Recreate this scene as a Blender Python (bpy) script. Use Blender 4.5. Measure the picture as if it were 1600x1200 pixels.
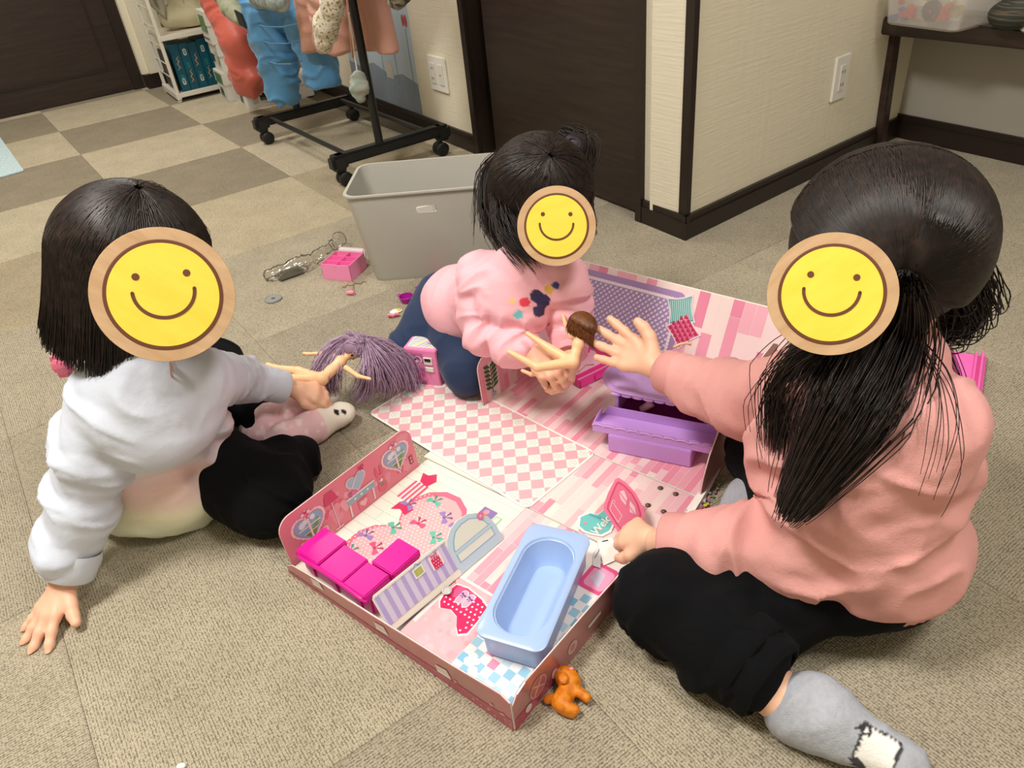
import bpy, bmesh, math, random
import numpy as np
from mathutils import Vector, Matrix
random.seed(7); RS = np.random.RandomState(11)
for o in list(bpy.data.objects): bpy.data.objects.remove(o)
SC = bpy.context.scene; COL = SC.collection
def lin(c):
    return tuple(((x/255.0)/12.92 if x/255.0 <= .04045 else ((x/255.0+.055)/1.055)**2.4) for x in c)
# ------------------------------------------------------------ camera
FPX, PITCH, ROLL, CH = 1176.734, 0.6073433, -0.1107859, 0.8244116
def _rot():
    c, s = math.cos(PITCH), math.sin(PITCH)
    M = np.array([[1,0,0],[0,-s,-c],[0,c,-s]], float)
    cr, sr = math.cos(ROLL), math.sin(ROLL)
    return np.array([[cr,-sr,0],[sr,cr,0],[0,0,1]]) @ M
RM = _rot()
cd = bpy.data.cameras.new('camera'); cam = bpy.data.objects.new('camera', cd); COL.objects.link(cam)
cd.sensor_width = 36; cd.lens = FPX/1600*36; cd.clip_start = .02; cd.clip_end = 50
mw = Matrix(((RM[0][0], -RM[1][0], -RM[2][0], 0), (RM[0][1], -RM[1][1], -RM[2][1], 0), (RM[0][2], -RM[1][2], -RM[2][2], CH), (0,0,0,1)))
cam.matrix_world = mw
SC.camera = cam
# ------------------------------------------------------------ world, lamps, exposure
w = bpy.data.worlds.new('world'); SC.world = w; w.use_nodes = True
w.node_tree.nodes['Background'].inputs[0].default_value = (1.0, .955, .89, 1)
w.node_tree.nodes['Background'].inputs[1].default_value = .62
SC.view_settings.view_transform = 'Standard'
SC.view_settings.look = 'None'; SC.view_settings.gamma = 1; SC.view_settings.use_curve_mapping = False
SC.view_settings.exposure = 0.0
def area(name, loc, size, power, color, sy=None):
    l = bpy.data.lights.new(name, 'AREA'); l.energy = power; l.color = color; l.shape = 'RECTANGLE'
    l.size = size; l.size_y = sy or size
    o = bpy.data.objects.new(name, l); COL.objects.link(o); o.location = loc
    return o
LAMPS = [(-.9, .55, 2.32), (.75, 2.6, 2.32), (.9, .1, 2.32), (-1.6, 2.9, 2.32)]
POW = [52, 28, 28, 32]
for i, (x, y, z) in enumerate(LAMPS): area('ceiling_light', (x, y, z), .5, POW[i], (1.0, .955, .89))
# ------------------------------------------------------------ helpers
def at(u, v, z=0.0):
    """point of the room at height z seen at photo pixel (u, v)"""
    d = RM.T @ np.array([(u-800)/FPX, (v-600)/FPX, 1.0]); t = (z-CH)/d[2]
    return np.array([0, 0, CH]) + t*d
V = lambda *a: np.array(a, float)
def nrm(v): v = np.asarray(v, float); return v/np.linalg.norm(v)
def setp(o, label=None, cat=None, group=None, kind=None):
    if label: o['label'] = label
    if cat: o['category'] = cat
    if group: o['group'] = group
    if kind: o['kind'] = kind
    return o
def link(name, me, mat=None, parent=None, smooth=False):
    if mat is not None and len(me.materials) == 0: me.materials.append(mat)
    if smooth: me.polygons.foreach_set('use_smooth', [True]*len(me.polygons))
    o = bpy.data.objects.new(name, me); COL.objects.link(o)
    if parent is not None:
        o.parent = parent; o.matrix_parent_inverse = PW[parent.name].inverted() if parent.name in PW else Matrix()
    return o
PW = {}
def empty(name, loc=(0,0,0), label=None, cat=None, group=None, kind=None):
    o = bpy.data.objects.new(name, None); COL.objects.link(o); o.location = loc; o.empty_display_size = .05
    PW[o.name] = Matrix.Translation(Vector(loc))
    return setp(o, label, cat, group, kind)
class MB:
    def __init__(s): s.v = []; s.f = []
    def add(s, vs, fs):
        n = len(s.v); s.v += [tuple(map(float, q)) for q in vs]; s.f += [tuple(i+n for i in f) for f in fs]; return s
    def hexa(s, c):   # 8 corners: bottom 4 ccw, top 4 ccw
        return s.add(c, [(3,2,1,0),(4,5,6,7),(0,1,5,4),(1,2,6,5),(2,3,7,6),(3,0,4,7)])
    def box(s, c, size, X=(1,0,0), Y=(0,1,0), Z=(0,0,1)):
        c = np.asarray(c, float); X, Y, Z = [np.asarray(q, float) for q in (X, Y, Z)]; a, b, d = [q/2 for q in size]
        return s.hexa([c+X*i*a+Y*j*b+Z*k*d for k in (-1,1) for i, j in ((-1,-1),(1,-1),(1,1),(-1,1))])
    def prism(s, pts, h):  # pts: list of 3D pts; h: 3D vector
        n = len(pts); h = np.asarray(h, float)
        vs = [np.asarray(q, float) for q in pts] + [np.asarray(q, float)+h for q in pts]
        return s.add(vs, [tuple(range(n-1, -1, -1)), tuple(range(n, 2*n))] + [(i, (i+1) % n, n+(i+1) % n, n+i) for i in range(n)])
    def tube(s, pts, r, n=8, cap=True):
        pts = [np.asarray(q, float) for q in pts]; m = len(pts)
        r = r if hasattr(r, '__len__') else [r]*m
        N = len(s.v); t0 = nrm(pts[1]-pts[0]); up = V(0,0,1) if abs(t0[2]) < .9 else V(1,0,0); x = nrm(np.cross(t0, up))
        vs = []
        for i in range(m):
            t = nrm(pts[min(i+1, m-1)]-pts[max(i-1, 0)]); x = nrm(x-t*np.dot(x, t)); y = np.cross(t, x)
            for k in range(n):
                a = 2*math.pi*k/n; vs.append(pts[i]+(x*math.cos(a)+y*math.sin(a))*r[i])
        fs = [(i*n+k, i*n+(k+1) % n, (i+1)*n+(k+1) % n, (i+1)*n+k) for i in range(m-1) for k in range(n)]
        if cap: fs += [tuple(range(n-1, -1, -1)), tuple(range((m-1)*n, m*n))]
        return s.add(vs, fs)
    def lathe(s, prof, c=(0,0,0), n=24, X=(1,0,0), Y=(0,1,0), Z=(0,0,1), sx=1, sy=1):
        c = np.asarray(c, float); X, Y, Z = [np.asarray(q, float) for q in (X, Y, Z)]; m = len(prof)
        vs = [c+X*(r*math.cos(2*math.pi*k/n)*sx)+Y*(r*math.sin(2*math.pi*k/n)*sy)+Z*z for r, z in prof for k in range(n)]
        fs = [(i*n+k, i*n+(k+1) % n, (i+1)*n+(k+1) % n, (i+1)*n+k) for i in range(m-1) for k in range(n)]
        fs += [tuple(range(n-1, -1, -1)), tuple(range((m-1)*n, m*n))]
        return s.add(vs, fs)
    def ball(s, c, r, n=10, X=(1,0,0), Y=(0,1,0), Z=(0,0,1)):
        rr = r if hasattr(r, '__len__') else (r, r, r)
        prof = [(math.sin(math.pi*(i+.02)/(n+.04)), -math.cos(math.pi*(i+.02)/(n+.04))*rr[2]) for i in range(n+1)]
        return s.lathe([(max(a, .001), b) for a, b in prof], c, n*2, X, Y, Z, rr[0], rr[1])
    def build(s, name, mat, parent=None, bevel=0, smooth=False, seg=2, loc=None):
        me = bpy.data.meshes.new(name); me.from_pydata(s.v, [], s.f); me.validate(); me.update()
        if loc is not None:
            L = Vector([float(q) for q in loc]); me.transform(Matrix.Translation(-L))
        if bevel:
            bm = bmesh.new(); bm.from_mesh(me)
            bmesh.ops.bevel(bm, geom=[e for e in bm.edges if len(e.link_faces) == 2 and e.calc_face_angle(0) > .5], offset=bevel, segments=seg, affect='EDGES', clamp_overlap=True)
            bm.to_mesh(me); bm.free()
        o = link(name, me, mat, parent)
        if loc is not None: o.location = L if parent is None else o.location
        if smooth:
            me.polygons.foreach_set('use_smooth', [True]*len(me.polygons))
            if bevel or smooth == 'auto':
                me.set_sharp_from_angle(angle=math.radians(40))
        return o
# ------------------------------------------------------------ materials
MATS = {}
def mat(name, col, rough=.6, spec=.5, bump=None, noise=None, metal=0, trans=0, alpha=1, coat=0, sheen=0, sss=0, coord='Object', var=None):
    if name in MATS: return MATS[name]
    m = bpy.data.materials.new(name); m.use_nodes = True; nt = m.node_tree; b = nt.nodes['Principled BSDF']
    c = lin(col)+(1,)
    b.inputs['Base Color'].default_value = c; b.inputs['Roughness'].default_value = rough
    b.inputs['Specular IOR Level'].default_value = spec; b.inputs['Metallic'].default_value = metal
    b.inputs['Transmission Weight'].default_value = trans; b.inputs['Alpha'].default_value = alpha
    b.inputs['Coat Weight'].default_value = coat; b.inputs['Coat Roughness'].default_value = .15
    if sheen: b.inputs['Sheen Weight'].default_value = sheen; b.inputs['Sheen Roughness'].default_value = .4
    if sss:
        b.inputs['Subsurface Weight'].default_value = sss; b.inputs['Subsurface Radius'].default_value = (.012, .005, .003)
        b.inputs['Subsurface Scale'].default_value = .4
    tc = nt.nodes.new('ShaderNodeTexCoord')
    def mapped(scale):
        mp = nt.nodes.new('ShaderNodeMapping'); mp.inputs['Scale'].default_value = scale if hasattr(scale, '__len__') else (scale,)*3
        nt.links.new(tc.outputs[coord], mp.inputs[0]); return mp.outputs[0]
    if var:       # var = (scale, other colour, low, high)
        n = nt.nodes.new('ShaderNodeTexNoise'); n.inputs['Scale'].default_value = 1; n.inputs['Detail'].default_value = 4
        nt.links.new(mapped(var[0]), n.inputs['Vector'])
        r = nt.nodes.new('ShaderNodeValToRGB'); r.color_ramp.elements[0].position = var[2]; r.color_ramp.elements[1].position = var[3]
        r.color_ramp.elements[0].color = c; r.color_ramp.elements[1].color = lin(var[1])+(1,)
        nt.links.new(n.outputs['Fac'], r.inputs[0]); nt.links.new(r.outputs[0], b.inputs['Base Color'])
    if bump:      # bump = [(scale, strength_m, detail), ...]
        prev = None
        for sc, dist, det in bump:
            n = nt.nodes.new('ShaderNodeTexNoise'); n.inputs['Scale'].default_value = 1; n.inputs['Detail'].default_value = det
            nt.links.new(mapped(sc), n.inputs['Vector'])
            bp = nt.nodes.new('ShaderNodeBump'); bp.inputs['Distance'].default_value = dist; bp.inputs['Strength'].default_value = 1
            nt.links.new(n.outputs['Fac'], bp.inputs['Height'])
            if prev: nt.links.new(prev, bp.inputs['Normal'])
            prev = bp.outputs[0]
        nt.links.new(prev, b.inputs['Normal'])
    MATS[name] = m; return m
def mat_attr(name, rough=.45, coat=0, bump=None, spec=.5, attr='Col', grain=None):
    m = mat(name, (200,200,200), rough, spec=spec, coat=coat, bump=bump); nt = m.node_tree
    a = nt.nodes.new('ShaderNodeAttribute'); a.attribute_name = attr
    out = a.outputs['Color']
    if grain:
        n = nt.nodes.new('ShaderNodeTexNoise'); n.inputs['Scale'].default_value = 1; n.inputs['Detail'].default_value = 3
        tc = nt.nodes.new('ShaderNodeTexCoord'); mp = nt.nodes.new('ShaderNodeMapping'); mp.inputs['Scale'].default_value = grain[0]
        nt.links.new(tc.outputs['Object'], mp.inputs[0]); nt.links.new(mp.outputs[0], n.inputs['Vector'])
        r = nt.nodes.new('ShaderNodeMapRange'); r.inputs[3].default_value = 1-grain[1]; r.inputs[4].default_value = 1+grain[1]
        nt.links.new(n.outputs['Fac'], r.inputs[0])
        x = nt.nodes.new('ShaderNodeVectorMath'); x.operation = 'SCALE'; nt.links.new(out, x.inputs[0]); nt.links.new(r.outputs[0], x.inputs['Scale']); out = x.outputs[0]
    nt.links.new(out, m.node_tree.nodes['Principled BSDF'].inputs['Base Color']); return m
# ------------------------------------------------------------ flat print on a panel
def clip(poly, rect):
    x0, y0, x1, y1 = rect
    for ax, val, sg in ((0, x0, 1), (0, x1, -1), (1, y0, 1), (1, y1, -1)):
        out = []
        for i in range(len(poly)):
            p, q = poly[i-1], poly[i]; dp, dq = (p[ax]-val)*sg, (q[ax]-val)*sg
            if (dp >= 0) != (dq >= 0):
                t = dp/(dp-dq); out.append((p[0]+t*(q[0]-p[0]), p[1]+t*(q[1]-p[1])))
            if dq >= 0: out.append(q)
        poly = out
        if len(poly) < 3: return None
    return poly
class Print:
    def __init__(s, O, X, Y, lift=.00035, N=None):
        s.O = np.asarray(O, float); s.X = nrm(X); s.Y = nrm(Y); s.N = nrm(np.cross(s.X, s.Y)) if N is None else nrm(N); s.lift = lift; s.sh = []; s.clip = None
    def poly(s, pts, col, L=1):
        if s.clip: pts = clip(pts, s.clip)
        if pts: s.sh.append((pts, col, L))
        return s
    def rect(s, x0, y0, x1, y1, col, L=1, r=0):
        if r:
            pts = []
            for cx, cy, a0 in ((x1-r, y1-r, 0), (x0+r, y1-r, 90), (x0+r, y0+r, 180), (x1-r, y0+r, 270)):
                for k in range(6): a = math.radians(a0+18*k); pts.append((cx+r*math.cos(a), cy+r*math.sin(a)))
            return s.poly(pts, col, L)
        return s.poly([(x0,y0),(x1,y0),(x1,y1),(x0,y1)], col, L)
    def disc(s, x, y, r, col, L=1, n=16, ry=None):
        ry = ry or r
        return s.poly([(x+r*math.cos(2*math.pi*k/n), y+ry*math.sin(2*math.pi*k/n)) for k in range(n)], col, L)
    def line(s, pts, w, col, L=1, caps=False):
        for (a, b), (c, d) in zip(pts[:-1], pts[1:]):
            l = math.hypot(c-a, d-b) or 1e-9; nx, ny = -(d-b)/l*w/2, (c-a)/l*w/2
            s.poly([(a+nx,b+ny),(a-nx,b-ny),(c-nx,d-ny),(c+nx,d+ny)], col, L)
        if caps:
            for a, b in pts: s.disc(a, b, w/2, col, L, 10)
        return s
    def heart(s, x, y, r, col, L=1, ang=0, sy=1):
        pts = []
        for k in range(28):
            t = 2*math.pi*k/28; hx = 16*math.sin(t)**3/17*r; hy = (13*math.cos(t)-5*math.cos(2*t)-2*math.cos(3*t)-math.cos(4*t))/17*r*sy
            pts.append((x+hx*math.cos(ang)-hy*math.sin(ang), y+hx*math.sin(ang)+hy*math.cos(ang)))
        return s.poly(pts, col, L)
    def bow(s, x, y, r, col, L=1, ang=0):
        c, n = math.cos(ang), math.sin(ang); T = lambda a, b: (x+(a*c-b*n)*r, y+(a*n+b*c)*r)
        dk = tuple(int(q*.78) for q in col)
        for sg in (-1, 1):
            s.poly([T(0,.12), T(sg*.9,.5), T(sg*1.0,0), T(sg*.85,-.32), T(0,-.12)], col, L)
            s.poly([T(0,-.05), T(sg*.65,-.9), T(sg*.25,-.95), T(sg*.02,-.1)], dk, L)
        return s.poly([T(-.14,.17), T(.14,.17), T(.14,-.17), T(-.14,-.17)], dk, L+1)
    def build(s, name, mt, parent):
        vs, fs, cs = [], [], []
        seen = {}
        for pts, col, L in s.sh:
            xs = [q[0] for q in pts]; ys = [q[1] for q in pts]; bb = (min(xs), min(ys), max(xs), max(ys)); lst = seen.setdefault(L, [])
            m = 0
            for (a, b, c, d, e) in lst:
                if a < bb[2] and c > bb[0] and b < bb[3] and d > bb[1]: m = max(m, e+1)
            lst.append(bb+(m,)); L = L+min(m, 22)*.042
            ar = sum(pts[i-1][0]*pts[i][1]-pts[i][0]*pts[i-1][1] for i in range(len(pts)))
            if ar < 0: pts = pts[::-1]
            n = len(vs); z = s.lift*L
            for x, y in pts: vs.append(tuple(s.O+s.X*x+s.Y*y+s.N*z))
            fs.append(tuple(range(n, n+len(pts)))); cs += [tuple(q**1.04*.88 for q in lin(col))+(1,)]*len(pts)
        me = bpy.data.meshes.new(name); me.from_pydata(vs, [], fs)
        a = me.color_attributes.new('Col', 'FLOAT_COLOR', 'CORNER'); a.data.foreach_set('color', np.array(cs, np.float32).ravel())
        me.update(); return link(name, me, mt, parent)
# ------------------------------------------------------------ soft bodies: signed distance fields meshed by surface nets
def smin(a, b, k):
    if k <= 0: return np.minimum(a, b)
    h = np.maximum(k-np.abs(a-b), 0)/k
    return np.minimum(a, b)-h*h*k*.25
class Blob:
    def __init__(s, h=.005): s.h = h; s.p = []
    def cone(s, a, b, ra, rb, k=.015):
        s.p.append(('c', np.asarray(a, float), np.asarray(b, float), ra, rb, k)); return s
    def chain(s, pts, k=.015):     # pts: [(xyz, r), ...]
        for (a, ra), (b, rb) in zip(pts[:-1], pts[1:]): s.cone(a, b, ra, rb, k)
        return s
    def ell(s, c, r, ax=None, k=.015, cut=False):
        ax = np.eye(3) if ax is None else np.array([nrm(q) for q in ax])
        s.p.append(('x' if cut else 'e', np.asarray(c, float), np.asarray(r, float), ax, 0, k)); return s
    def below(s, z): s.zc = z; return s
    def mesh(s):
        lo = np.full(3, 1e9); hi = np.full(3, -1e9); bb = []
        for q in s.p:
            if q[0] == 'c':
                l = np.minimum(q[1]-q[3], q[2]-q[4]); m = np.maximum(q[1]+q[3], q[2]+q[4])
            else:
                r = max(q[2]); l = q[1]-r; m = q[1]+r
            bb.append((l, m))
            if q[0] != 'x': lo = np.minimum(lo, l); hi = np.maximum(hi, m)
        h = s.h; lo = lo-3*h; hi = hi+3*h; N = np.ceil((hi-lo)/h).astype(int)+1
        F = np.full(N, .08, np.float32)
        ax3 = [lo[i]+h*np.arange(N[i]) for i in range(3)]
        for q, (l, m) in zip(s.p, bb):
            k = q[5]; pad = k+3*h
            i0 = np.maximum(((l-pad-lo)/h).astype(int), 0); i1 = np.minimum(((m+pad-lo)/h).astype(int)+2, N)
            if (i1 <= i0).any(): continue
            sl = tuple(slice(a, b) for a, b in zip(i0, i1))
            X = ax3[0][sl[0]][:, None, None]; Y = ax3[1][sl[1]][None, :, None]; Z = ax3[2][sl[2]][None, None, :]
            if q[0] == 'c':
                a, b = q[1], q[2]; d = b-a; L = d@d+1e-12
                t = np.clip(((X-a[0])*d[0]+(Y-a[1])*d[1]+(Z-a[2])*d[2])/L, 0, 1)
                D = np.sqrt((X-a[0]-t*d[0])**2+(Y-a[1]-t*d[1])**2+(Z-a[2]-t*d[2])**2)-(q[3]+(q[4]-q[3])*t)
            else:
                c, r, A = q[1], q[2], q[3]; x, y, z = X-c[0], Y-c[1], Z-c[2]
                e = [x*A[i][0]+y*A[i][1]+z*A[i][2] for i in range(3)]
                k0 = np.sqrt(sum((e[i]/r[i])**2 for i in range(3)))+1e-9; k1 = np.sqrt(sum((e[i]/r[i]**2)**2 for i in range(3)))+1e-9
                D = k0*(k0-1)/k1
            if q[0] == 'x': F[sl] = -smin(-F[sl], D, k)
            else: F[sl] = smin(F[sl], D, k)
        if hasattr(s, 'zc'):
            Z = ax3[2][None, None, :]; F = np.maximum(F, s.zc-Z).astype(np.float32)
        ins = F < 0
        cnt = sum(ins[i:N[0]-1+i, j:N[1]-1+j, k:N[2]-1+k].astype(np.int8) for i in (0,1) for j in (0,1) for k in (0,1))
        act = (cnt > 0) & (cnt < 8); idx = np.argwhere(act); num = np.full(act.shape, -1, np.int64); num[act] = np.arange(len(idx))
        acc = np.zeros((len(idx), 3)); w_ = np.zeros(len(idx))
        cor = {c: F[idx[:,0]+c[0], idx[:,1]+c[1], idx[:,2]+c[2]] for c in [(i,j,k) for i in (0,1) for j in (0,1) for k in (0,1)]}
        for c in cor:
            for ax in range(3):
                if c[ax] == 0:
                    e = list(c); e[ax] = 1; e = tuple(e); fa, fb = cor[c], cor[e]; cr = (fa < 0) != (fb < 0)
                    t = np.where(cr, fa/np.where(cr, fa-fb, 1), 0); pt = np.zeros((len(idx), 3)); pt += np.array(c); pt[:, ax] += t
                    acc += pt*cr[:, None]; w_ += cr
        vs = lo+h*(idx+acc/w_[:, None]); faces = []
        for ax in range(3):
            o1, o2 = [(1,2),(2,0),(0,1)][ax]
            sa = [slice(None)]*3; sb = [slice(None)]*3; sa[ax] = slice(0, -1); sb[ax] = slice(1, None)
            a, b = ins[tuple(sa)], ins[tuple(sb)]; e = np.argwhere(a != b)
            ok = (e[:, o1] > 0) & (e[:, o2] > 0) & (e[:, o1] < act.shape[o1]) & (e[:, o2] < act.shape[o2]); e = e[ok]
            fl = a[e[:,0], e[:,1], e[:,2]]
            def cell(d1, d2):
                c = e.copy(); c[:, o1] -= d1; c[:, o2] -= d2; return num[c[:,0], c[:,1], c[:,2]]
            q = np.stack([cell(1,1), cell(0,1), cell(0,0), cell(1,0)], 1); q[~fl] = q[~fl][:, ::-1]
            faces.append(q[(q >= 0).all(1)])
        return vs, np.concatenate(faces)
def relax(vs, fs, n=2, f=.5):
    for _ in range(n):
        acc = np.zeros_like(vs); c = np.zeros(len(vs))
        for i in range(4):
            a, b = fs[:, i], fs[:, (i+1) % 4]
            for p, q in ((a, b), (b, a)):
                for ax in range(3): acc[:, ax] += np.bincount(p, vs[q, ax], len(vs))
                c += np.bincount(p, minlength=len(vs))
        vs = vs+(acc/np.maximum(c, 1)[:, None]-vs)*f
    return vs
def normals(vs, fs):
    n = np.cross(vs[fs[:,2]]-vs[fs[:,0]], vs[fs[:,3]]-vs[fs[:,1]]); out = np.zeros_like(vs)
    for i in range(4):
        for ax in range(3): out[:, ax] += np.bincount(fs[:, i], n[:, ax], len(vs))
    return out/(np.linalg.norm(out, axis=1)[:, None]+1e-12)
_T = RS.rand(32, 32, 32)*2-1
def vnoise(P):
    i = np.floor(P).astype(int); f = P-i; f = f*f*(3-2*f); r = 0
    for a in (0,1):
        for b in (0,1):
            for c in (0,1):
                wgt = (f[:,0] if a else 1-f[:,0])*(f[:,1] if b else 1-f[:,1])*(f[:,2] if c else 1-f[:,2])
                r = r+wgt*_T[(i[:,0]+a) % 32, (i[:,1]+b) % 32, (i[:,2]+c) % 32]
    return r
def wrinkle(vs, nr, segs, seed=0):
    """cloth folds across each limb segment (a, b, radius, amp, wavelength)"""
    d = np.zeros(len(vs))
    for a, b, rad, amp, wl in segs:
        a, b = np.asarray(a, float), np.asarray(b, float); L = np.linalg.norm(b-a); t = (b-a)/L
        up = V(0,0,1) if abs(t[2]) < .9 else V(1,0,0); x = nrm(np.cross(t, up)); y = np.cross(t, x)
        q = vs-a; s = q@t; px, py = q@x, q@y; dist = np.sqrt((q-np.clip(s, 0, L)[:, None]*t)**2 @ np.ones(3))
        win = np.clip(1.6-dist/rad, 0, 1)
        P = np.stack([s/wl+.9*px/wl*.5, px/(wl*2.6)+seed*3.7, py/(wl*2.6)+seed*1.3], 1)
        P[:, 0] += 1.1*vnoise(np.stack([px, py, s], 1)/(wl*2.2)+seed)
        n = 1-2*np.abs(vnoise(P)); d += amp*win*n
    return vs+nr*d[:, None]
def blob_obj(name, bl, mt, parent=None, segs=None, seed=0, rel=2, extra=None, post=None, colf=None):
    vs, fs = bl.mesh(); vs = relax(vs, fs, rel)
    if segs: vs = wrinkle(vs, normals(vs, fs), segs, seed)
    if post: vs = post(vs, normals(vs, fs))
    if extra:
        for ev, ef in extra: fs = np.concatenate([fs, ef+len(vs)]); vs = np.concatenate([vs, ev])
    me = bpy.data.meshes.new(name)
    me.vertices.add(len(vs)); me.vertices.foreach_set('co', vs.astype(np.float32).ravel())
    me.loops.add(len(fs)*4); me.loops.foreach_set('vertex_index', fs.astype(np.int32).ravel())
    me.polygons.add(len(fs)); me.polygons.foreach_set('loop_start', np.arange(0, len(fs)*4, 4, dtype=np.int32))
    me.update(calc_edges=True)
    if colf is not None:
        a = me.color_attributes.new('Col', 'FLOAT_COLOR', 'POINT'); a.data.foreach_set('color', np.concatenate([colf(vs), np.ones((len(vs), 1))], 1).astype(np.float32).ravel())
    return link(name, me, mt, parent, smooth=True)
def strands(name, lines, r0, r1, mt, parent, n=3):
    """hair: many thin tubes. lines: array (S, K, 3)"""
    L = np.asarray(lines, float); S, K, _ = L.shape
    T = np.gradient(L, axis=1); T /= np.linalg.norm(T, axis=2)[..., None]+1e-9
    ref = V(.3, .5, .8); X = np.cross(T, ref); X /= np.linalg.norm(X, axis=2)[..., None]+1e-9; Y = np.cross(T, X)
    rad = (r0+(r1-r0)*np.linspace(0, 1, K)**2)[None, :, None, None]
    ang = np.arange(n)*2*math.pi/n
    P = L[:, :, None, :]+rad*(X[:, :, None, :]*np.cos(ang)[None, None, :, None]+Y[:, :, None, :]*np.sin(ang)[None, None, :, None])
    vs = P.reshape(-1, 3); base = (np.arange(S)*K*n)[:, None, None]+(np.arange(K-1)*n)[None, :, None]; k = np.arange(n)[None, None, :]; k2 = (k+1) % n
    fs = np.stack([base+k, base+k2, base+n+k2, base+n+k], -1).reshape(-1, 4)
    me = bpy.data.meshes.new(name); me.vertices.add(len(vs)); me.vertices.foreach_set('co', vs.astype(np.float32).ravel())
    me.loops.add(len(fs)*4); me.loops.foreach_set('vertex_index', fs.astype(np.int32).ravel())
    me.polygons.add(len(fs)); me.polygons.foreach_set('loop_start', np.arange(0, len(fs)*4, 4, dtype=np.int32)); me.update(calc_edges=True)
    return link(name, me, mt, parent, smooth=True)
# ------------------------------------------------------------ room
UD = V(math.cos(math.radians(33.2)), math.sin(math.radians(33.2)), 0)
C0 = V(.475, 1.744, 0); AD = V(math.cos(math.radians(120.5)), math.sin(math.radians(120.5)), 0)
BD = V(math.cos(math.radians(35.2)), math.sin(math.radians(35.2)), 0); C1 = C0+BD*.99
CDIR = V(math.cos(math.radians(-60)), math.sin(math.radians(-60)), 0)
ND = V(-AD[1], AD[0], 0)              # wall A inward normal (towards camera side)
if ND @ (V(0,0,0)-C0) < 0: ND = -ND
NB = V(BD[1], -BD[0], 0); NC = V(CDIR[1], -CDIR[0], 0)
if NC @ (V(0,0,0)-C1) < 0: NC = -NC
D0 = V(-1.77, 4.33, 0); ND1 = V(UD[1], -UD[0], 0)
Z = V(0,0,1)
def onplane(u, v, P0, n):
    d = RM.T @ np.array([(u-800)/FPX, (v-600)/FPX, 1.0]); O = V(0,0,CH); t = ((np.asarray(P0)-O)@n)/(d@n); return O+t*d
def carpet(name, a, b):
    m = bpy.data.materials.new(name); m.use_nodes = True; nt = m.node_tree; L = nt.links; bs = nt.nodes['Principled BSDF']
    bs.inputs['Roughness'].default_value = .95; bs.inputs['Specular IOR Level'].default_value = .15
    bs.inputs['Sheen Weight'].default_value = .1
    tc = nt.nodes.new('ShaderNodeTexCoord')
    mp = nt.nodes.new('ShaderNodeMapping'); mp.inputs['Scale'].default_value = (440, 290, 10); L.new(tc.outputs['Object'], mp.inputs[0])
    vo = nt.nodes.new('ShaderNodeTexVoronoi'); vo.inputs['Scale'].default_value = 1; vo.inputs['Randomness'].default_value = .55; L.new(mp.outputs[0], vo.inputs['Vector'])
    wv = nt.nodes.new('ShaderNodeTexWave'); wv.bands_direction = 'X'; wv.inputs['Scale'].default_value = 84; wv.inputs['Distortion'].default_value = 2.4; wv.inputs['Detail'].default_value = 1; wv.inputs['Detail Scale'].default_value = 3
    L.new(tc.outputs['Object'], wv.inputs['Vector'])
    n1 = nt.nodes.new('ShaderNodeTexNoise'); n1.inputs['Scale'].default_value = 9; n1.inputs['Detail'].default_value = 5; L.new(tc.outputs['Object'], n1.inputs['Vector'])
    ad = nt.nodes.new('ShaderNodeMath'); ad.operation = 'MULTIPLY_ADD'; ad.inputs[1].default_value = -1.05; ad.inputs[2].default_value = 1.0; L.new(vo.outputs['Distance'], ad.inputs[0])
    a2 = nt.nodes.new('ShaderNodeMath'); a2.operation = 'MULTIPLY_ADD'; a2.inputs[1].default_value = .34; L.new(wv.outputs['Fac'], a2.inputs[0]); L.new(ad.outputs[0], a2.inputs[2])
    r = nt.nodes.new('ShaderNodeValToRGB'); e = r.color_ramp.elements
    e[0].position = .3; e[0].color = tuple(x*.42 for x in lin(a))+(1,); e[1].position = 1.05; e[1].color = tuple(x*1.22 for x in lin(a))+(1,)
    q = e.new(.66); q.color = lin(a)+(1,)
    L.new(a2.outputs[0], r.inputs[0])
    mr = nt.nodes.new('ShaderNodeMapRange'); mr.inputs[1].default_value = .3; mr.inputs[2].default_value = .7; mr.inputs[3].default_value = .90; mr.inputs[4].default_value = 1.08; L.new(n1.outputs['Fac'], mr.inputs[0])
    sc = nt.nodes.new('ShaderNodeVectorMath'); sc.operation = 'SCALE'; L.new(r.outputs[0], sc.inputs[0]); L.new(mr.outputs[0], sc.inputs['Scale']); L.new(sc.outputs[0], bs.inputs['Base Color'])
    bp = nt.nodes.new('ShaderNodeBump'); bp.inputs['Distance'].default_value = .0016; bp.inputs['Strength'].default_value = .9; L.new(a2.outputs[0], bp.inputs['Height']); L.new(bp.outputs[0], bs.inputs['Normal'])
    return m
M_wall = mat('wallpaper', (226,219,198), .9, bump=[((60,60,6),.0012,3),((9,9,160),.0009,2)], spec=.2)
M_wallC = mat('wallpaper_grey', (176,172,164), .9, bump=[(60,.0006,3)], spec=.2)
M_dark = mat('dark_wood', (38,28,24), .42, bump=[((6,6,90),.0006,4)], var=((5,5,70),(52,38,32),.35,.7))
M_trim = mat('dark_trim', (36,26,22), .38, bump=[(25,.0004,3)])
M_black = mat('black_plastic', (22,22,22), .45)
M_white = mat('white_plastic', (232,230,222), .4)
M_ceil = mat('ceiling_white', (235,232,225), .9)
M_base = mat('floor_base', (90,80,65), .9)
floor = MB().hexa([(-4,-1.6,-.05),(3.2,-1.6,-.05),(3.2,6,-.05),(-4,6,-.05),(-4,-1.6,-.0065),(3.2,-1.6,-.0065),(3.2,6,-.0065),(-4,6,-.0065)]).build('floor', M_base); setp(floor, kind='structure')
tone = {}
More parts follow.
